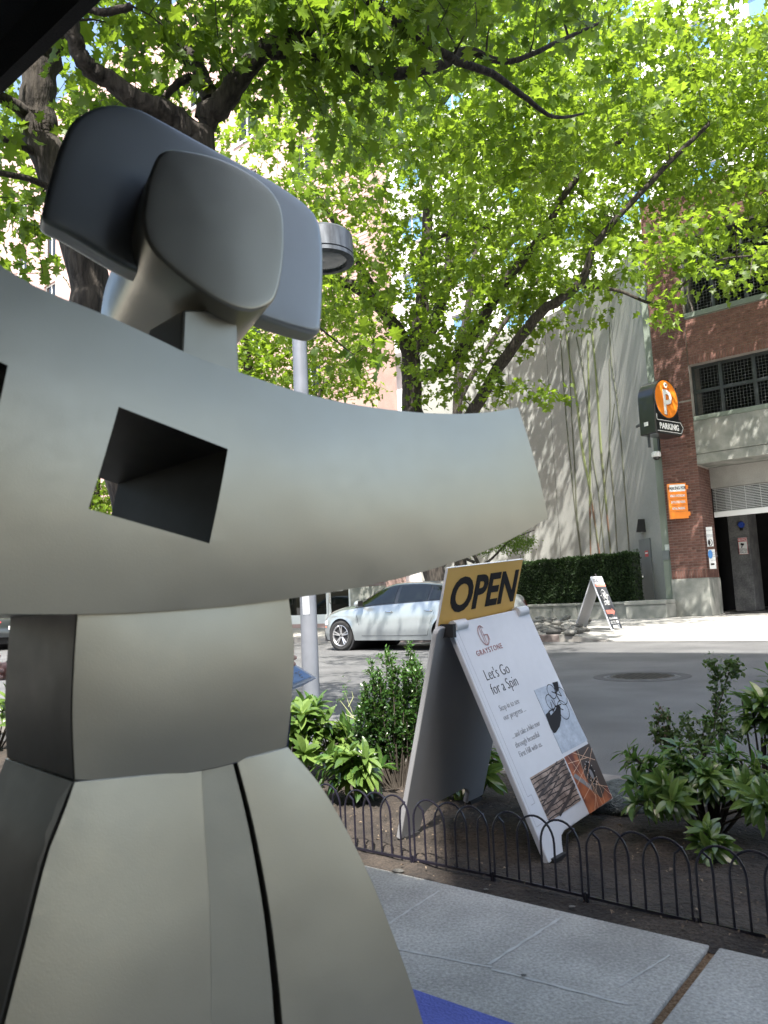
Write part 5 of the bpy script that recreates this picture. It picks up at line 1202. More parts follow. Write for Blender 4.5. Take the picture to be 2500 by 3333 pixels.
# centre tree on the far pavement
bC = D(1425, 1990, 19.9); bC[2] = .146
limC = [[(bC[0], bC[1], .146, .31), Q(1392, 1700, 19.9, .28), Q(1350, 1330, 19.9, .27), Q(1340, 1180, 19.8, .25), Q(1372, 1010, 19.6, .18), Q(1388, 800, 19.4, .15), Q(1395, 560, 19.2, .12), Q(1405, 400, 19.0, .10), Q(1500, 250, 18.6, .06)],
 [Q(1345, 1170, 19.8, .2), Q(1290, 1070, 19.3, .17), Q(1180, 950, 18.8, .14), Q(1070, 900, 18.2, .12), Q(960, 820, 17.6, .09)],
 [Q(1290, 1070, 19.3, .12), Q(1210, 930, 18.8, .10), Q(1130, 790, 18.4, .08), Q(1040, 650, 18, .06)],
 [Q(1372, 1130, 19.8, .19), Q(1410, 1050, 20.2, .17), Q(1460, 900, 20.6, .15), Q(1470, 720, 21, .11), Q(1560, 420, 21.4, .07)],
 [Q(1355, 1225, 19.9, .17), Q(1440, 1200, 19.5, .15), Q(1540, 1090, 19.0, .14), Q(1640, 920, 18.5, .13), Q(1770, 760, 18.0, .10), Q(1860, 600, 17.5, .08), Q(2060, 420, 17, .06), Q(2260, 220, 16.5, .04)],
 [Q(1400, 1600, 19.9, .2), Q(1460, 1450, 19.3, .17), Q(1545, 1330, 18.7, .15), Q(1640, 1170, 18.0, .14), Q(1760, 1020, 17.4, .12), Q(1890, 920, 17.0, .10), Q(1950, 780, 16.6, .08), Q(2150, 560, 16, .06), Q(2330, 380, 15.5, .04)],
 [Q(1890, 930, 17.0, .05), Q(2010, 945, 16.6, .04), Q(2150, 985, 16.2, .03), Q(2300, 860, 15.8, .025), Q(2480, 830, 15.4, .018)],
 [Q(1370, 790, 19.4, .06), Q(1470, 760, 19, .05), Q(1590, 740, 18.6, .04)]]
def cloud(px, py, dep, rx, ry, rz, w_): return (D(px, py, dep), (rx, ry, rz), w_)
clC_old = [cloud(1350, 500, 19, 4.2, 3.0, 4.0, .28), cloud(1800, 500, 18, 4.0, 2.6, 3.6, .24), cloud(2200, 350, 17, 3.6, 2.4, 3.2, .2), cloud(1300, 1000, 19, 2.6, 2.2, 1.6, .07), cloud(1640, 900, 18.5, 3.0, 2.2, 1.9, .09), cloud(1700, 60, 19, 6.5, 3, 2.5, .12), cloud(1520, 1240, 18.5, 1.8, 1.4, .8, .03), cloud(2250, 830, 15.6, 2.2, 1.0, 1.0, .05), cloud(2250, 1010, 15.4, .9, .6, .5, .008), cloud(1760, 1290, 17.5, .7, .5, .3, .006)]
clC = [cloud(1380, 560, 17, 4.4, 4.5, 4.2, .20), cloud(1500, 250, 14.5, 4.2, 2.6, 2.6, .09), cloud(1820, 520, 18, 4.0, 3.0, 3.8, .17), cloud(2250, 330, 17, 3.8, 2.8, 3.0, .15), cloud(1250, 1010, 17.5, 2.8, 2.6, 1.6, .06), cloud(1640, 900, 18.0, 3.0, 2.6, 1.9, .07),
 cloud(1850, 450, 22.5, 5.5, 2.6, 4.5, .06), cloud(1700, 60, 19, 6.5, 3, 2.5, .09), cloud(1520, 1240, 18.5, 1.8, 1.4, .8, .02), cloud(2250, 830, 15.6, 2.2, 1.0, 1.0, .03), cloud(2250, 1010, 15.4, .9, .6, .4, .004), cloud(1760, 1290, 17.5, .7, .5, .3, .004), cloud(950, 500, 15, 3.2, 3.5, 3.2, .09), cloud(1620, 300, 11.5, 3.2, 2.0, 1.5, .15)]
tree('oak_tree', 'large leafy oak on the far pavement behind the car, trunk above the metal arm', bC, limC, clC, 1600, .20, 9, OAKF, leaf_oak_far, 3, n_obj=300, twig_r=.009)
# near trees on the planting bed
zA = 5.6
bA = D(520, 2300, 5.9); bA[2] = .1
limA = [[(bA[0], bA[1], .1, .19), Q(430, 1600, 5.8, .165), Q(310, 1180, 5.8, .16), Q(285, 900, 5.75, .15), Q(215, 650, 5.7, .145), Q(125, 420, 5.65, .135), Q(140, 220, 5.6, .125), Q(190, 60, 5.5, .115), Q(230, -150, 5.4, .09), Q(260, -500, 5.3, .06)],
 [Q(118, 400, 5.65, .07), Q(60, 350, 5.5, .05), Q(-60, 280, 5.3, .04)], [Q(165, 520, 5.7, .05), Q(80, 480, 5.5, .03), Q(-30, 440, 5.3, .025)], [Q(260, 680, 5.7, .03), Q(120, 590, 5.4, .025), Q(-30, 560, 5.2, .02)]]
clA = [cloud(60, 300, 6.9, 1.1, .8, .9, .35), cloud(20, 700, 6.2, .5, .6, .6, .15), cloud(-60, 250, 5.2, .35, .5, .8, .1), cloud(450, -250, 5.5, 1.2, 1.0, .5, .25), cloud(120, -600, 5.4, 2, 1.5, .8, .15), ((-2.2, 3.8, 5.7), (1.3, .8, .6), .9)]  # last cloud: out-of-view leaves added to shade the trunk
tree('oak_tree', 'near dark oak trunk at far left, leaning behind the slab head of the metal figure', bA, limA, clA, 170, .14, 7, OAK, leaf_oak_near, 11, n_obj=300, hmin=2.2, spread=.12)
o_s = None
bB = D(745, 2350, 4.9); bB[2] = .1
limB = [[(bB[0], bB[1], .1, .15), Q(720, 1700, 4.9, .13), Q(700, 1000, 4.85, .115), Q(640, 430, 4.8, .10)],
 [Q(645, 450, 4.8, .085), Q(560, 375, 4.7, .075), Q(450, 330, 4.6, .07), Q(350, 260, 4.5, .06), Q(270, 200, 4.4, .055), Q(235, 90, 4.3, .05), Q(200, -60, 4.2, .04)],
 [Q(660, 400, 4.8, .085), Q(720, 340, 4.8, .08), Q(800, 225, 4.75, .07), Q(880, 150, 4.7, .065), Q(990, 100, 4.65, .06), Q(1060, -30, 4.5, .05), Q(1090, -200, 4.3, .04)],
 [Q(690, 330, 4.8, .07), Q(665, 270, 4.9, .055), Q(620, 180, 5.0, .05), Q(560, 90, 5.1, .045), Q(530, -60, 5.2, .035)],
 [Q(860, 170, 4.7, .04), Q(980, 190, 4.75, .032), Q(1110, 190, 4.8, .045), Q(1200, 235, 4.9, .045), Q(1330, 235, 5.0, .042), Q(1450, 205, 5.1, .035), Q(1520, 165, 5.2, .03), Q(1660, 200, 5.4, .022), Q(1850, 120, 5.6, .016), Q(1960, 70, 5.7, .01)],
 [Q(1300, 80, 4.5, .028), Q(1360, 120, 4.6, .03), Q(1470, 190, 4.8, .03), Q(1600, 240, 5.0, .026), Q(1700, 310, 5.2, .022), Q(1800, 380, 5.4, .014), Q(1900, 370, 5.6, .008)],
 [Q(620, 250, 4.9, .03), Q(590, 265, 4.9, .03), Q(530, 320, 4.9, .02)], [Q(1090, -100, 4.4, .03), Q(1200, 0, 4.4, .03), Q(1300, 80, 4.5, .028)],
 [Q(430, 20, 4.2, .022), Q(340, 40, 4.2, .024), Q(290, 30, 4.2, .02)]]
clB = [cloud(520, 150, 4.9, .9, .8, .5, .2), cloud(850, 100, 4.6, .7, .6, .4, .16), cloud(1080, 330, 4.8, .35, .5, .45, .05), cloud(1250, 80, 4.6, .8, .6, .35, .16), cloud(400, 330, 5.6, .4, .4, .4, .06), cloud(1100, 60, 4.3, .5, .4, .3, .08), cloud(1600, 90, 5.2, .8, .5, .35, .08), cloud(1000, -300, 4.8, 2.4, 1.3, .6, 1.0), cloud(1180, 1150, 4.8, .18, .25, .15, .015), cloud(1350, -20, 8.6, 2.7, 1.7, 1.0, .75), cloud(1150, 500, 7.5, .8, .8, .5, .06)]  # two heaviest clouds weighted to shade the street
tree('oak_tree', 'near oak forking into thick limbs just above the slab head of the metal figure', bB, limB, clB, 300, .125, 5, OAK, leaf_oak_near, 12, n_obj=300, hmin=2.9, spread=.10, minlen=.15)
# farther street trees to the left
def far_tree(px, X, label, seed, rad, n_attr, hbase=3.2, top=14, cl=None, lper=6):
    d = ray(px, 1900); t = X/(N@d); b = C0+d*t; b[2] = .146; bx, by = b[0], b[1]
    lim = [[(bx, by, .146, .28), (bx-.1, by, 3, .24), (bx+.1, by+.1, 6, .2), (bx, by, 10, .1)], [(bx, by, 3.2, .16), (bx+1.2, by-.3, 5, .12), (bx+2.6, by-.6, 8, .07)], [(bx-.1, by, 3.5, .16), (bx-1.3, by-.3, 5.4, .12), (bx-2.6, by+.3, 8.5, .07)], [(bx, by, 4, .13), (bx+.3, by-1.6, 6.5, .08)]]
    c_ = cl or [((bx, by, 9), (rad, rad*.8, 4.2), .7), ((bx, by, 5.2), (rad*.9, rad*.7, 1.8), .3)]
    return tree('oak_tree', label, b, lim, c_, n_attr, .21, lper, OAKF, leaf_oak_far, seed, n_obj=0)
far_tree(820, 16.3, 'street oak behind the drum lantern, its trunk hidden by the torso', 21, 4.6, 1200, lper=8)
far_tree(300, 16.3, 'street oak farther left, its bright crown behind the left trunk', 22, 5.0, 1200, lper=7)
far_tree(120, 3.1+13.2, 'farthest street oak, yellow-green crown at the left edge below the awning', 23, 4.5, 300, lper=5) if False else None
far_tree(3300, 16.6, 'oak past the right edge, its crown reaching over the garage roof line', 24, 4.0, 900, cl=[(D(2650, 500, 18.5), (4.6, 2.6, 4.2), .6), (D(2450, 380, 20), (4, 2, 3), .4)])
def near_right():  # oak added out of view for green reflections on metal and glass
    b = ST(5.2, 3.0, .1); k = lambda dx, dy, z, r_: (b[0]+dx, b[1]+dy, z, r_)
    lim = [[k(0, 0, .1, .19), k(.05, 0, 2, .16), k(0, .1, 4, .14), k(.1, .1, 7, .08)], [k(0, 0, 3, .09), k(-1.3, .6, 4.6, .07), k(-2.6, 1.4, 6.2, .04)], [k(0, 0, 3.2, .09), k(1.2, 1, 5, .06), k(2, 2, 6.4, .04)]]
    tree('oak_tree', 'added near oak, unseen, just past the right photo edge on the planting bed', b, lim, [((b[0], b[1], 6.2), (3.2, 3.0, 2.2), 1)], 420, .15, 7, OAK, leaf_oak_near, 25, n_obj=0)
near_right()
def shade_oak():  # tree added to shade the curved wall, trunk kept hidden
    b = D(1500, 2000, 26.5); b[2] = .146; k = lambda px, py, dp, r_: Q(px, py, dp, r_)
    lim = [[(b[0], b[1], .146, .24), k(1500, 1600, 26.5, .2), k(1490, 1250, 26.5, .17), k(1530, 950, 26.5, .12), k(1560, 700, 26.5, .08)], [k(1495, 1300, 26.5, .12), k(1620, 1080, 26.8, .09), k(1760, 900, 27, .06)], [k(1530, 950, 26.5, .08), k(1700, 760, 27, .06), k(1900, 620, 27, .04)]]
    tree('oak_tree', 'added oak rising behind the centre trunk, its crown shading the curved grey wall', b, lim, [(D(1800, 700, 27.5), (4.6, 2.4, 4.2), .75), (D(1620, 900, 28), (3.2, 2, 2.4), .25)], 420, .21, 7, OAKF, leaf_oak_far, 27)
shade_oak()
# ornamental maple over the hedge
def maple():
    b = D(1560, 1990, 24.0); b[2] = .8; k = lambda px, py, r_: Q(px, py, 24.0, r_)
    lim = [[(b[0], b[1], .8, .07), k(1560, 1850, .06), k(1530, 1790, .05), k(1500, 1770, .03)], [k(1545, 1830, .05), k(1480, 1810, .04), k(1440, 1850, .025)], [k(1560, 1850, .05), k(1610, 1810, .035), k(1660, 1760, .02), k(1740, 1725, .012)]]
    cl = [cloud(1660, 1770, 24, .9, .8, .35, .5), cloud(1600, 1730, 24.2, 1.0, .8, .3, .3), cloud(1540, 1790, 24.2, .6, .6, .2, .2)]
    tree('ornamental_maple', 'small feathery maple over the left end of the hedge, under the arm tip', b, lim, cl, 330, .075, 8, SML, leaf_oak_near, 31, twig_r=.008, root_flare=False, hmin=.4, minlen=.12, spread=.09)
maple()

# ================================================================== HEDGE and its low wall
hp = [np.array([7.85, 24.75]), np.array([6.6, 26.5]), np.array([5.3, 28.2]), np.array([3.2, 29.6])]
def hedge():
    o = empty('hedge', (hp[1][0], hp[1][1], .7), 0, 'long clipped dark green hedge below the curved grey wall', 'hedge'); org = np.array(o.location)
    z0_, z1_ = .68, 2.22; th = np.array([.85, .62])*.9; mb = MB(); P = [np.array([p[0], p[1], 0]) for p in hp]; T3 = np.array([th[0]*0+.55, .75, 0])
    f_ = [p+T3*.12 for p in P]; b_ = [p+T3*.95 for p in P]
    mb.grid([[p+np.array([0, 0, z0_])-org for p in f_], [p+np.array([0, 0, z1_-.1])-org for p in f_], [p+np.array([0, 0, z1_-.1])-org for p in b_], [p+np.array([0, 0, z0_])-org for p in b_]])
    for p, q in ((f_[0], b_[0]), (f_[-1], b_[-1])): mb.add([p+np.array([0, 0, z0_])-org, q+np.array([0, 0, z0_])-org, q+np.array([0, 0, z1_-.1])-org, p+np.array([0, 0, z1_-.1])-org], [(0, 1, 2, 3)])
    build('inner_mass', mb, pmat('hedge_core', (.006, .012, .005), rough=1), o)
    n_ = 26000; seg = rng.integers(0, len(P)-1, n_); t = rng.random(n_); base_ = np.array([P[s]*(1-tt)+P[s+1]*tt for s, tt in zip(seg, t)])
    kind = rng.random(n_); face = kind < .62; topm = (kind >= .62) & (kind < .93); z = np.where(face, z0_+(z1_-z0_)*rng.random(n_), z1_+rng.normal(-.02, .03, n_)); dep = np.where(face, rng.random(n_)*.14, rng.random(n_)*1.0)
    end = kind >= .93; base_[end] = P[0]+(P[1]-P[0])*(rng.random((end.sum(), 1))*.04-.01); z[end] = z0_+(z1_-z0_)*rng.random(end.sum())
    pos = base_+T3*dep[:, None]; pos[:, 2] = z+.02*np.sin(pos[:, 0]*9)
    Dd = rng.normal(0, .5, (n_, 3))+np.array([-.3, -.5, .35]); Nn = rng.normal(0, .6, (n_, 3))+np.array([-.2, -.4, .5]); S = rng.uniform(.05, .10, n_); ti = rng.random(n_)*.5+np.where(topm, .4, 0)
    leaf_mesh('foliage', pos, Dd, Nn, S, SML, leaf_yew, o, org, np.clip(ti, 0, 1))
hedge()
def low_wall():
    o = empty('planter_wall', (hp[1][0], hp[1][1], .146), 0, 'low concrete planter wall in front of the clipped hedge', 'wall'); org = np.array(o.location)
    P = [np.array([p[0], p[1], 0])-np.array([.25, .34, 0]) for p in [np.array([8.05, 24.55])]+hp[1:]]; T3 = np.array([.22, .3, 0])
    for i in range(len(P)-1):
        n_ = 2
        for k in range(n_):
            a = P[i]+(P[i+1]-P[i])*(k/n_+.004); b = P[i]+(P[i+1]-P[i])*((k+1)/n_-.004); mb = MB(); q = [a, b, b+T3, a+T3]; mb.prism([p+np.array([0, 0, .60])-org for p in q], (0, 0, -.46)); build('wall_block', mb, M['concrete'], o, bevel=.01)
    for i in range(len(P)-1):
        a = P[i]+(P[i+1]-P[i])*.003; b = P[i]+(P[i+1]-P[i])*.997; e = -T3*.12; mb = MB(); mb.prism([p+np.array([0, 0, .68])-org for p in [a+e, b+e, b+T3, a+T3]], (0, 0, -.078)); build('coping', mb, M['concrete'], o, bevel=.01)
    o = empty('planter_wall', ST(-8.4, YG-1.0, .146), RZ, 'mottled low concrete planter in front of the grey service door', 'wall')
    mb = MB(); mb.box(-1.0, .28, 0, .9, 0, .42); build('wall_block', mb, M['concrete'], o, bevel=.02); mb = MB(); mb.box(-1.04, .28, -.04, .9, .423, .55); build('coping', mb, M['concrete'], o, bevel=.02)
low_wall()
# ================================================================== RIVER ROCKS beside the far kerb, small rock, boulder
def stone_mesh(name, seed, mat, sub=2, rough_=.18, sc=(1, 1, .6)):
    from mathutils import noise
    bm = bmesh.new(); bmesh.ops.create_icosphere(bm, subdivisions=sub, radius=1)
    for v in bm.verts:
        n_ = noise.noise(v.co*1.1+Vector((seed*3.1, 0, 0)))*rough_*2+noise.noise(v.co*3+Vector((seed, 5, 0)))*rough_*.5; v.co = v.co*(1+n_); v.co = Vector((v.co.x*sc[0], v.co.y*sc[1], v.co.z*sc[2]))
    me = bpy.data.meshes.new(name); bm.to_mesh(me); bm.free(); me.polygons.foreach_set('use_smooth', [True]*len(me.polygons)); me.materials.append(mat); return me
SM = [stone_mesh('river_rock', i, M['river_rock'], 2) for i in range(6)]
cnt = 0
for i in range(400):
    px, py = random.uniform(1700, 1915), random.uniform(2012, 2066)
    if ((px-1800)/125)**2+((py-2040)/30)**2 > 1 or cnt >= 95: continue
    p = G(px, py, .146); r_ = random.uniform(.08, .14)
    o = link('river_rock', random.choice(SM), None); o.location = (p[0], p[1], .146+r_*.35+random.choice([0, 0, .09])); o.scale = (r_*random.uniform(.8, 1.4), r_, r_*random.uniform(.7, 1)); o.rotation_euler = (random.uniform(-.3, .3), random.uniform(-.3, .3), random.uniform(0, 6)); cnt += 1
    tag(o, 'rounded grey river rock in the heap beside the far A-frame sign', 'rock', 'river rocks heaped beside the far kerb')
p = G(2035, 2650, .1); o = link('boulder', stone_mesh('boulder', 9, M['rock'], 4, .22, (1, .8, .55)), None); o.location = (p[0]+.02, p[1]+.12, .12); o.scale = (.20, .16, .17); o.rotation_euler = (0, 0, .4); tag(o, 'mossy blue grey rock under the far leg of the white sign', 'rock')
# litter: pebbles, dry leaf bits on the soil, mulch
def litter():
    mb = MB(); rr = random.Random(4)
    for i in range(2600):
        X, Y = rr.uniform(-5, 5.5), rr.triangular(2.13, 3.6, 2.2) if rr.random() < .35 else rr.uniform(2.14, 3.6); s = rr.uniform(.002, .009)*(1.6 if rr.random() < .06 else 1); q = ST(X, Y, .112); a = rr.uniform(0, 6); c_, s_ = math.cos(a)*s, math.sin(a)*s; h = rr.uniform(.002, .008)
        mb.add([q+np.array([c_, s_, 0]), q+np.array([-s_*.5, c_*.5, h]), q+np.array([-c_, -s_, h*.4]), q+np.array([s_*.5, -c_*.5, h*1.3])], [(0, 1, 2, 3)])
    o = build('litter', mb, M['litter2'] if 'litter2' in M else M.setdefault('litter2', pmat('soil_litter', (.05, .035, .025), (.22, .17, .12), 30, .95)), fix=False); tag(o, kind='stuff')
    for i, (px, py, s) in enumerate([(1296, 2834, .022), (1582, 2894, .008), (1705, 3173, .007), (1862, 2950, .01)]):
        p = G(px, py, .105); o = link('pebble', SM[i], M['litter']); o.location = tuple(p); o.scale = (s, s*.6, s*.4); tag(o, ['pale flat stone at the pavement edge beside the metal figure', 'small white pebble on the soil below the sign', 'tiny pale crumb lying on the pavement slab', 'small tan stone beneath the fence rail'][i], 'stone')
litter()

# ================================================================== SHRUBS
def shrub_laurel(name, label, centre, rx, ry, h, n_obj, n_mass, ls, seed, group=None, upright=.5, stems=14, whorl=9, sprays=None):
    rg = np.random.default_rng(seed); b = np.array([centre[0], centre[1], .1]); o = empty(name, b, 0, label, 'shrub', group); st = MB(); P, Dd, Nn, S = [], [], [], []
    tips = []
    for k in range(stems):
        a = rg.uniform(0, 2*math.pi); rr = math.sqrt(rg.random()); x, y = rx*rr*math.cos(a), ry*rr*math.sin(a); z = h*(1-.45*rr**2)*rg.uniform(.75, 1.15); tips.append(np.array([x, y, z]))
    if sprays: tips += [np.array(s_)-b for s_ in sprays]
    for t in tips:
        mid = np.array([t[0]*.35, t[1]*.35, t[2]*.55])+rg.normal(0, .015, 3); st.tube([np.array([t[0]*.1, t[1]*.1, -.02]), mid, t], [.007, .005, .003], 5); d = t-mid; d /= np.linalg.norm(d)
        for lv in range(3):
            c = t-d*lv*ls*.38
            for k in range(whorl):
                a = 2*math.pi*(k+lv*.4+rg.random()*.5)/whorl; e1 = np.cross(d, [0, 0, 1.]); e1 /= np.linalg.norm(e1)+1e-6; e2 = np.cross(d, e1); out = e1*math.cos(a)+e2*math.sin(a); dr = out*(.75+.25*lv)+d*(upright*(1-.35*lv))+rg.normal(0, .28, 3)+np.array([0, 0, -.10*lv])
                P.append(c+b); Dd.append(dr); Nn.append(d*1.0+np.array([0, 0, .6])+rg.normal(0, .25, 3)); S.append(ls*rg.uniform(.65, 1.15))
    build('stems', st, M['twig'], o, smooth=True, fix=False)
    P, Dd, Nn, S = map(np.array, (P, Dd, Nn, S)); vis, x, y, z = in_view(P); sc = np.where(vis, 1/np.maximum(z, .1), 0)+rg.random(len(P))*.001; idx = np.argsort(-sc)[:n_obj]; mk = np.ones(len(P), bool); mk[idx] = False
    leaf_objs('leaf', P[idx], Dd[idx], Nn[idx], S[idx], LAU2, leaf_laurel, o, b)
    if mk.any(): leaf_mesh('foliage', P[mk], Dd[mk], Nn[mk], S[mk], LAU, leaf_laurel_m, o, b)
    return o
def lau2():
    ys = [0, .15, .35, .55, .75, .9, 1]; wd = [.014, .10, .165, .175, .14, .07, .0]; v = []; f = []
    for i, (y, w_) in enumerate(zip(ys, wd)):
        c = -.28*y*y+.08*y; v += [(-w_, y, c+w_*.5), (0, y, c), (w_, y, c+w_*.5)]
    for i in range(len(ys)-1):
        a = 3*i; f += [(a, a+1, a+4), (a, a+4, a+3), (a+1, a+2, a+5), (a+1, a+5, a+4)]
    return np.array(v), np.array(f)
LAU2 = lau2()
c1 = G(2255, 2790, .1)
shrub_laurel('laurel_shrub', 'wide glossy laurel shrub right of the white sign, over the rock', (c1[0]+.16, c1[1]+.24), .33, .24, .30, 300, 340, .080, 41, stems=26, sprays=[D(2045, 2450, 3.1), D(2075, 2480, 3.1), D(2070, 2540, 3.0), D(2120, 2500, 3.1), D(2420, 2560, 2.75), D(2480, 2600, 2.6), D(2300, 2520, 2.9), D(2200, 2480, 3.0)])
c2 = G(2302, 2800, .1)
shrub_laurel('laurel_sprig', 'small laurel sprig behind the fence, below the wide laurel shrub', (c2[0], c2[1]), .05, .05, .09, 60, 0, .075, 42, stems=3, whorl=7)
c3 = G(2480, 2640, .1)
shrub_laurel('laurel_shrub', 'taller dark laurel shrub at the right photo edge', (c3[0]+.08, c3[1]+.15), .17, .15, .52, 140, 0, .10, 43, stems=9)
c4 = D(1045, 2500, 4.15)
shrub_laurel('laurel_shrub', 'sunlit bright laurel shrub at the foot of the lamp post beside the metal figure', (c4[0]-.14, c4[1]), .32, .22, .38, 300, 0, .11, 44, stems=20, sprays=[D(985, 2330, 4.1), D(1010, 2300, 4.2), D(1060, 2350, 4.1), D(1100, 2420, 4.1)])
c5 = D(1180, 2600, 3.7)
shrub_laurel('laurel_shrub', 'low shaded laurel between the metal figure and the upright bushy shrub', (c5[0]-.02, c5[1]), .17, .12, .26, 110, 0, .11, 45, stems=8)
c6 = D(1560, 2600, 3.75)
shrub_laurel('laurel_shrub', 'dark laurel growing under the white A-frame sign', (c6[0], c6[1]), .17, .13, .24, 130, 0, .11, 46, stems=9)
c7 = D(-20, 2440, 5.6)
shrub_laurel('laurel_shrub', 'leafy green shrub at the left photo edge behind the hoop fence', (c7[0], c7[1]), .35, .25, .38, 160, 0, .12, 47, stems=12)
def box_shrub():
    b = D(1300, 2560, 3.95); b[2] = .1; o = empty('box_shrub', b, 0, 'upright small-leaved shrub with bare lower stems, left of the white sign', 'shrub'); rg = np.random.default_rng(5); st = MB(); P, Dd = [], []
    tips = [(1175, 2290), (1190, 2230), (1210, 2150), (1230, 2180), (1255, 2110), (1270, 2150), (1290, 2180), (1315, 2160), (1335, 2090), (1345, 2140), (1365, 2160), (1375, 2210), (1395, 2180), (1165, 2330), (1240, 2230), (1300, 2260), (1350, 2240), (1385, 2280), (1220, 2290), (1325, 2210), (1400, 2240), (1185, 2270), (1280, 2300), (1360, 2310)]
    for i, (px, py) in enumerate(tips*2):
        dd = 3.95+rg.uniform(-.13, .16); t = D(px+rg.uniform(-8, 8), py+(0 if i < len(tips) else rg.uniform(10, 60)), dd); r_ = np.array([b[0]+(t[0]-b[0])*.22+rg.normal(0, .012), b[1]+(dd-3.95)*.25, .09]); m1 = r_*.55+t*.45+np.array([(t[0]-b[0])*.22, 0, -.02])+rg.normal(0, .012, 3)
        pts = smooth_poly3([r_, m1, t], 8); st.tube([p-b for p in pts], list(np.linspace(.0055, .0016, len(pts))), 5, cap=False)
        for j in range(int(len(pts)*.42), len(pts)):
            for q in range(22): P.append(pts[j]+rg.normal(0, .008, 3)+(pts[j-1]-pts[j])*rg.random()); Dd.append((pts[j]-pts[j-1])/np.linalg.norm(pts[j]-pts[j-1])*.9+rg.normal(0, .7, 3))
        for j in range(int(len(pts)*.5), len(pts)-1, 2):
            e = rg.normal(0, 1, 3)*np.array([1, 1, .3]); e = e/np.linalg.norm(e)*rg.uniform(.03, .06)+np.array([0, 0, .035]); st.tube([pts[j]-b, pts[j]+e-b], [.002, .001], 4, cap=False)
            for q in range(26): tt = rg.uniform(.2, 1); P.append(pts[j]+e*tt+rg.normal(0, .006, 3)); Dd.append(e/np.linalg.norm(e)+rg.normal(0, .7, 3))
    for k in range(26):
        x = rg.uniform(-.1, .12); st.tube([(x*.4, rg.uniform(-.04, .04), -.01), (x*.8+rg.normal(0, .01), rg.uniform(-.05, .05), .16), (x*1.3, rg.uniform(-.08, .08), .34)], [.004, .003, .0015], 4, cap=False)
    build('stems', st, M['twig'], o, smooth=True, fix=False); P = np.array(P); Dd = np.array(Dd); n_ = len(P)
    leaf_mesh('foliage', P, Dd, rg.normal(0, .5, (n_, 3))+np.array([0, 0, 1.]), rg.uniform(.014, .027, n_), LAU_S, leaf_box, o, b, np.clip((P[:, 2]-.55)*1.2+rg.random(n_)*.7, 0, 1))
LAU_S = tmpl([(0, 0), (.20, .3), (.22, .6), (0, 1)], .3, .15)
box_shrub()
def rose():
    dep = 3.35; b = D(2230, 2700, dep); b[2] = .1; o = empty('rose_bush', b, 0, 'sparse leggy rose bush with buds rising out of the wide laurel', 'shrub'); rg = np.random.default_rng(9); st = MB(); P, Dd = [], []
    k = lambda *a: [D(x, y, dep+rg.uniform(-.03, .03)) for x, y in a]
    st_ = [k((2240, 2640), (2290, 2460), (2345, 2370), (2355, 2300)), k((2270, 2500), (2320, 2400), (2330, 2250), (2325, 2180), (2310, 2150)), k((2330, 2330), (2355, 2250), (2375, 2180), (2380, 2155)), k((2330, 2300), (2340, 2200), (2395, 2190), (2400, 2160)),
      k((2230, 2640), (2200, 2500), (2190, 2440), (2200, 2380)), k((2200, 2520), (2180, 2420), (2175, 2350), (2150, 2315)), k((2190, 2400), (2160, 2395), (2140, 2390)), k((2260, 2480), (2250, 2420), (2225, 2350)), k((2270, 2460), (2290, 2380), (2300, 2340)), k((2340, 2370), (2380, 2380), (2410, 2400)), k((2300, 2470), (2350, 2480), (2370, 2510)), k((2250, 2560), (2320, 2520), (2350, 2480)), k((2310, 2450), (2250, 2390), (2240, 2330)), k((2215, 2560), (2180, 2480), (2130, 2370), (2155, 2330))]
    for i, s_ in enumerate(st_):
        pts = smooth_poly3(s_, 7); st.tube([p-b for p in pts], list(np.linspace(.006 if i in (0, 4) else .003, .0014, len(pts))), 5, cap=False)
        for p, q in zip(pts[2:], pts[1:]):
            for _ in range(7 if 1 else 0): P.append(p+rg.normal(0, .014, 3)); Dd.append(rg.normal(0, 1, 3)+(p-q)*10)
    build('stems', st, M['twig'], o, smooth=True, fix=False); P = np.array(P); Dd = np.array(Dd)
    for _ in range(260): pass
    ex_ = np.array([D(rg.uniform(2190, 2390), rg.uniform(2380, 2560), dep+rg.uniform(-.1, .1)) for _ in range(150)]); P = np.vstack([P, ex_]); Dd = np.vstack([Dd, rg.normal(0, 1, ex_.shape)]); n_ = len(P)
    leaf_mesh('foliage', P, Dd, rg.normal(0, .7, (n_, 3))+np.array([0, 0, 1.]), rg.uniform(.012, .03, n_), LAU_S2, leaf_rose, o, b)
    for (x, y) in [(2310, 2150), (2380, 2153), (2400, 2163), (2365, 2168), (2333, 2175), (2240, 2350), (2270, 2350), (2412, 2395), (2395, 2180)]:
        p = D(x, y, dep)-b; mb = MB(); mb.lathe([(0, -.008), (.004, -.004), (.005, .002), (.002, .01), (0, .016)], 8, Matrix.Translation(tuple(p))); build('bud', mb, leaf_rose_b, o, smooth=True)
    W = np.array([D(2150+rg.normal(0, 14), 2400+rg.normal(0, 12), dep) for _ in range(30)]+[D(2150+rg.normal(0, 8), 2335+rg.normal(0, 20), dep) for _ in range(24)]+[D(2172+rg.normal(0, 8), 2360+rg.normal(0, 20), dep) for _ in range(16)])
    leaf_mesh('withered_leaves', W, rg.normal(0, .6, W.shape)+np.array([0, 0, -1.]), rg.normal(0, 1, W.shape), rg.uniform(.012, .026, len(W)), SML, leaf_dry, o, b)
LAU_S2 = tmpl([(0, 0), (.30, .35), (.28, .65), (0, 1)], .3, .15); leaf_rose_b = pmat('bud_green', (.08, .09, .04), rough=.5)
rose()
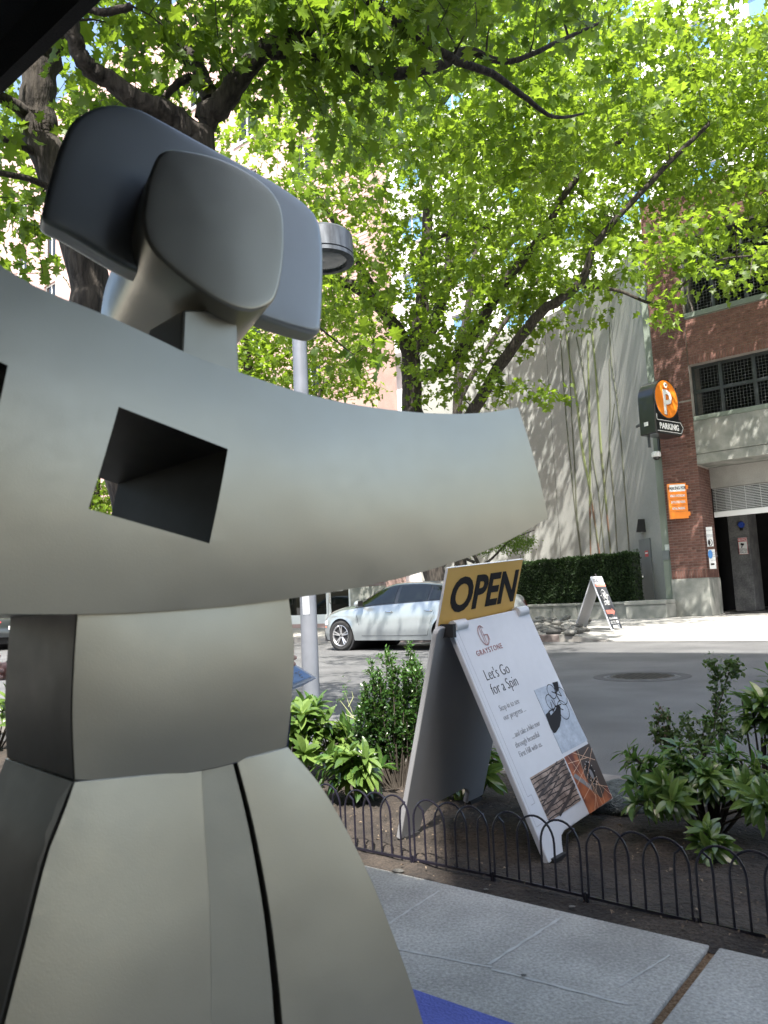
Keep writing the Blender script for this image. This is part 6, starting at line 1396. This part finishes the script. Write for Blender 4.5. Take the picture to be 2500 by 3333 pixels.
def weed():
    dep = 4.05; b = D(1200, 2440, dep); b[2] = .1; o = empty('weed', b, 0, 'thin pale weed stalk with bare twigs left of the upright shrub', 'weed'); st = MB(); rg = np.random.default_rng(2)
    for s_ in ([(1250, 2520), (1200, 2420), (1160, 2350), (1135, 2290), (1122, 2250)], [(1170, 2360), (1130, 2310), (1103, 2275)], [(1135, 2300), (1150, 2270), (1145, 2250)], [(1155, 2340), (1125, 2325)], [(1215, 2450), (1260, 2400), (1280, 2390)]):
        st.tube([D(x, y, dep)-b for x, y in s_], list(np.linspace(.003, .001, len(s_))), 4, cap=False)
    mt = pmat('weed_stalk', (.35, .38, .2), rough=.7); build('stalk', st, mt, o, fix=False)
    W = np.array([D(1122+rg.normal(0, 7), 2250+rg.normal(0, 20), dep) for _ in range(34)]+[D(1103+rg.normal(0, 6), 2280+rg.normal(0, 9), dep) for _ in range(14)]+[D(rg.uniform(1120, 1250), rg.uniform(2340, 2430), dep) for _ in range(40)])
    leaf_mesh('foliage', W, rg.normal(0, 1, W.shape), rg.normal(0, 1, W.shape), rg.uniform(.008, .02, len(W)), SML, leaf_box, o, b, np.ones(len(W)))
weed()

# ================================================================== PERSON seated behind the metal figure, with a red cup and a blue leaflet
def person():
    cx, cy = -.62, 2.55
    o = empty('person', (cx, cy, .1), 0, 'seated person hidden behind the metal figure, one hand holding a red cup', 'person')
    hl = D(10, 2190, 2.35); hr = D(915, 2150, 2.35)
    J = {'pel': (cx, cy+.12, .50), 'spi': (cx, cy+.12, .78), 'che': (cx, cy+.10, 1.02), 'nec': (cx, cy+.08, 1.12), 'hed': (cx, cy+.07, 1.24), 'top': (cx, cy+.06, 1.32),
      'sl': (cx-.17, cy+.10, 1.05), 'sr': (cx+.17, cy+.10, 1.05), 'el': ((cx-.17+hl[0])/2-.03, cy+.02, .86), 'er': ((cx+.17+hr[0])/2+.02, cy+.02, .88), 'wl': (hl[0]-.105, hl[1], hl[2]), 'wr': (hr[0]-.07, hr[1]+.0, hr[2]),
      'hl': (cx-.11, cy+.06, .48), 'hr': (cx+.11, cy+.06, .48), 'kl': (cx-.14, cy-.36, .50), 'kr': (cx+.12, cy-.36, .50), 'al': (cx-.15, cy-.34, .12), 'ar': (cx+.13, cy-.34, .12), 'tl': (cx-.16, cy-.52, .06), 'tr': (cx+.14, cy-.52, .06)}
    Rr = {'pel': .13, 'spi': .125, 'che': .14, 'nec': .05, 'hed': .085, 'top': .075, 'sl': .06, 'sr': .06, 'el': .042, 'er': .042, 'wl': .026, 'wr': .026, 'hl': .085, 'hr': .085, 'kl': .06, 'kr': .06, 'al': .04, 'ar': .04, 'tl': .03, 'tr': .03}
    E_ = [('pel', 'spi'), ('spi', 'che'), ('che', 'nec'), ('nec', 'hed'), ('hed', 'top'), ('che', 'sl'), ('che', 'sr'), ('sl', 'el'), ('sr', 'er'), ('el', 'wl'), ('er', 'wr'), ('pel', 'hl'), ('pel', 'hr'), ('hl', 'kl'), ('hr', 'kr'), ('kl', 'al'), ('kr', 'ar'), ('al', 'tl'), ('ar', 'tr')]
    def skin(name, J, Rr, E_, mat, root, sub=2, par=o):
        ks = list(J); me = bpy.data.meshes.new(name); me.from_pydata([Vector(J[k])-Vector((cx, cy, .1)) for k in ks], [(ks.index(a), ks.index(b)) for a, b in E_], [])
        ob = link(name, me, None, par); ob.modifiers.new('skin', 'SKIN'); 
        for i, k in enumerate(ks): me.skin_vertices[0].data[i].radius = (Rr[k], Rr[k]); me.skin_vertices[0].data[i].use_root = (k == root)
        s = ob.modifiers.new('sub', 'SUBSURF'); s.levels = sub; s.render_levels = sub; bpy.context.view_layer.update(); dg = bpy.context.evaluated_depsgraph_get(); m2 = bpy.data.meshes.new_from_object(ob.evaluated_get(dg)); ob.modifiers.clear(); ob.data = m2; m2.materials.clear(); m2.materials.append(mat)
        m2.polygons.foreach_set('use_smooth', [True]*len(m2.polygons)); return ob
    skin('body', J, Rr, E_, M['skin'], 'pel')
    cl = pmat('dark_clothing', (.02, .02, .03), (.03, .03, .045), 20, .9)
    Rc = {k: v*1.3+.012 for k, v in Rr.items()}
    js = {k: J[k] for k in ('pel', 'spi', 'che', 'sl', 'sr', 'el', 'er')}; js['wl2'] = tuple(np.array(J['el'])*.25+np.array(J['wl'])*.75); js['wr2'] = tuple(np.array(J['er'])*.3+np.array(J['wr'])*.7); Rc['wl2'] = .038; Rc['wr2'] = .038
    skin('jacket', js, Rc, [('pel', 'spi'), ('spi', 'che'), ('che', 'sl'), ('che', 'sr'), ('sl', 'el'), ('sr', 'er'), ('el', 'wl2'), ('er', 'wr2')], cl, 'pel')
    jt = {k: J[k] for k in ('pel', 'hl', 'hr', 'kl', 'kr', 'al', 'ar')}; skin('trousers', jt, Rc, [('pel', 'hl'), ('pel', 'hr'), ('hl', 'kl'), ('hr', 'kr'), ('kl', 'al'), ('kr', 'ar')], pmat('jeans', (.03, .04, .07), rough=.9), 'pel')
    mb = MB(); mb.lathe([(0, .10), (.06, .09), (.095, .03), (.1, -.03), (.085, -.07)], 20, Matrix.Translation((0, .09, 1.2))); build('hair', mb, pmat('hair', (.03, .02, .015), rough=.7), o, smooth=True)
    for nm_, w0, s, aim in (('hand', np.array(J['wl']), 1, hl), ('hand', np.array(J['wr']), 1, hr)):
        # palm plus five bent fingers closing to the right round what is held
        H_ = {}; Rh = {}; EE = []
        pc = w0+np.array([.045, -.0, .0]); H_['w'] = tuple(w0); Rh['w'] = .024; H_['p'] = tuple(pc); Rh['p'] = .027; H_['q'] = tuple(pc+np.array([.02, 0, 0])); Rh['q'] = .024; EE = [('w', 'p'), ('p', 'q')]
        hnd = skin(nm_, H_, Rh, EE, M['skin'], 'w', 1)
        for f in range(4):
            z = .028-.0185*f; l = (.9, 1, .95, .75)[f]; b0 = pc+np.array([.0, -.008, z]); p1 = b0+np.array([.033*l, -.022, 0]); p2 = p1+np.array([.026*l, -.002, -.001]); p3 = p2+np.array([.017*l, .010, 0]); skin('finger', {'a': b0, 'b': p1, 'c': p2, 'd': p3}, {'a': .0095, 'b': .009, 'c': .008, 'd': .007}, [('a', 'b'), ('b', 'c'), ('c', 'd')], M['skin'], 'a', 1, hnd)
        b0 = pc+np.array([-.01, -.005, .03]); skin('thumb', {'a': b0, 'b': b0+np.array([.03, .012, .022]), 'c': b0+np.array([.055, .022, .018])}, {'a': .012, 'b': .010, 'c': .008}, [('a', 'b'), ('b', 'c')], M['skin'], 'a', 1, hnd)
    c = hl+np.array([.055, .02, .01]); cu_ = empty('red_cup', c-np.array([0, 0, .055]), 0, 'red cup held in a hand at the left photo edge', 'cup'); mb = MB(); mb.lathe([(0, .0), (.032, 0), (.036, .01), (.041, .105), (.043, .108), (.039, .105), (.031, .01), (0, .008)], 28); build('cup_wall', mb, pmat('red_cup_plastic', (.5, .03, .05), rough=.4), cu_, smooth=True)
    # leaflet
    tl_, tr_, br_, bl_ = D(905, 2120, 2.40), D(962, 2159, 2.40), D(1030, 2208, 2.40), D(905, 2290, 2.40)
    pa = [D(880, 2110, 2.4), D(1031, 2207, 2.4), D(985, 2232, 2.4), D(940, 2250, 2.38), D(860, 2270, 2.36)]
    lf = empty('leaflet', pa[0], 0, 'blue and white RISE leaflet poking out beside the metal figure at the lamp post', 'leaflet'); l0 = np.array(lf.location)
    mb = MB(); mb.prism([p-l0 for p in pa], (0, .0012, 0)); build('paper', mb, pmat('leaflet_white', (.62, .7, .82), rough=.4), lf)
    pb2 = [D(882, 2120, 2.398), D(1015, 2202, 2.398), D(940, 2232, 2.378), D(862, 2250, 2.358)]
    mb = MB(); mb.prism([p-l0-np.array([0, .001, 0]) for p in pb2], (0, .0005, 0)); build('printed_sky', mb, pmat('leaflet_blue', (.12, .3, .68), (.35, .52, .8), 4, .4), lf)
    a, b = D(945, 2222, 2.395), D(1008, 2196, 2.395); ex_ = (b-a)/np.linalg.norm(b-a); text('lettering', 'RISE', .034, pmat('leaflet_print', (.4, .5, .66), rough=.5), lf, frame4(a-l0-np.array([0, .004, 0]), ex_, (0, 0, 1)), sx=.72)
    # chair
    ch = empty('cafe_chair', (cx, cy+.12, .1), 0, 'black cafe chair under the seated person behind the metal figure', 'chair'); mb = MB(); mb.box(-.2, .2, -.22, .2, .33, .355); build('seat', mb, M['black_matte'], ch, bevel=.01); mb = MB(); mb.box(-.2, .2, .2, .22, .5, .78); build('backrest', mb, M['black_matte'], ch, bevel=.01)
    for x in (-.18, .18):
        for y in (-.2, .19): mb = MB(); mb.tube([(x, y, 0), (x, y, .335 if y < 0 else .78)], .012, 8); build('leg', mb, M['black_matte'], ch)
person()
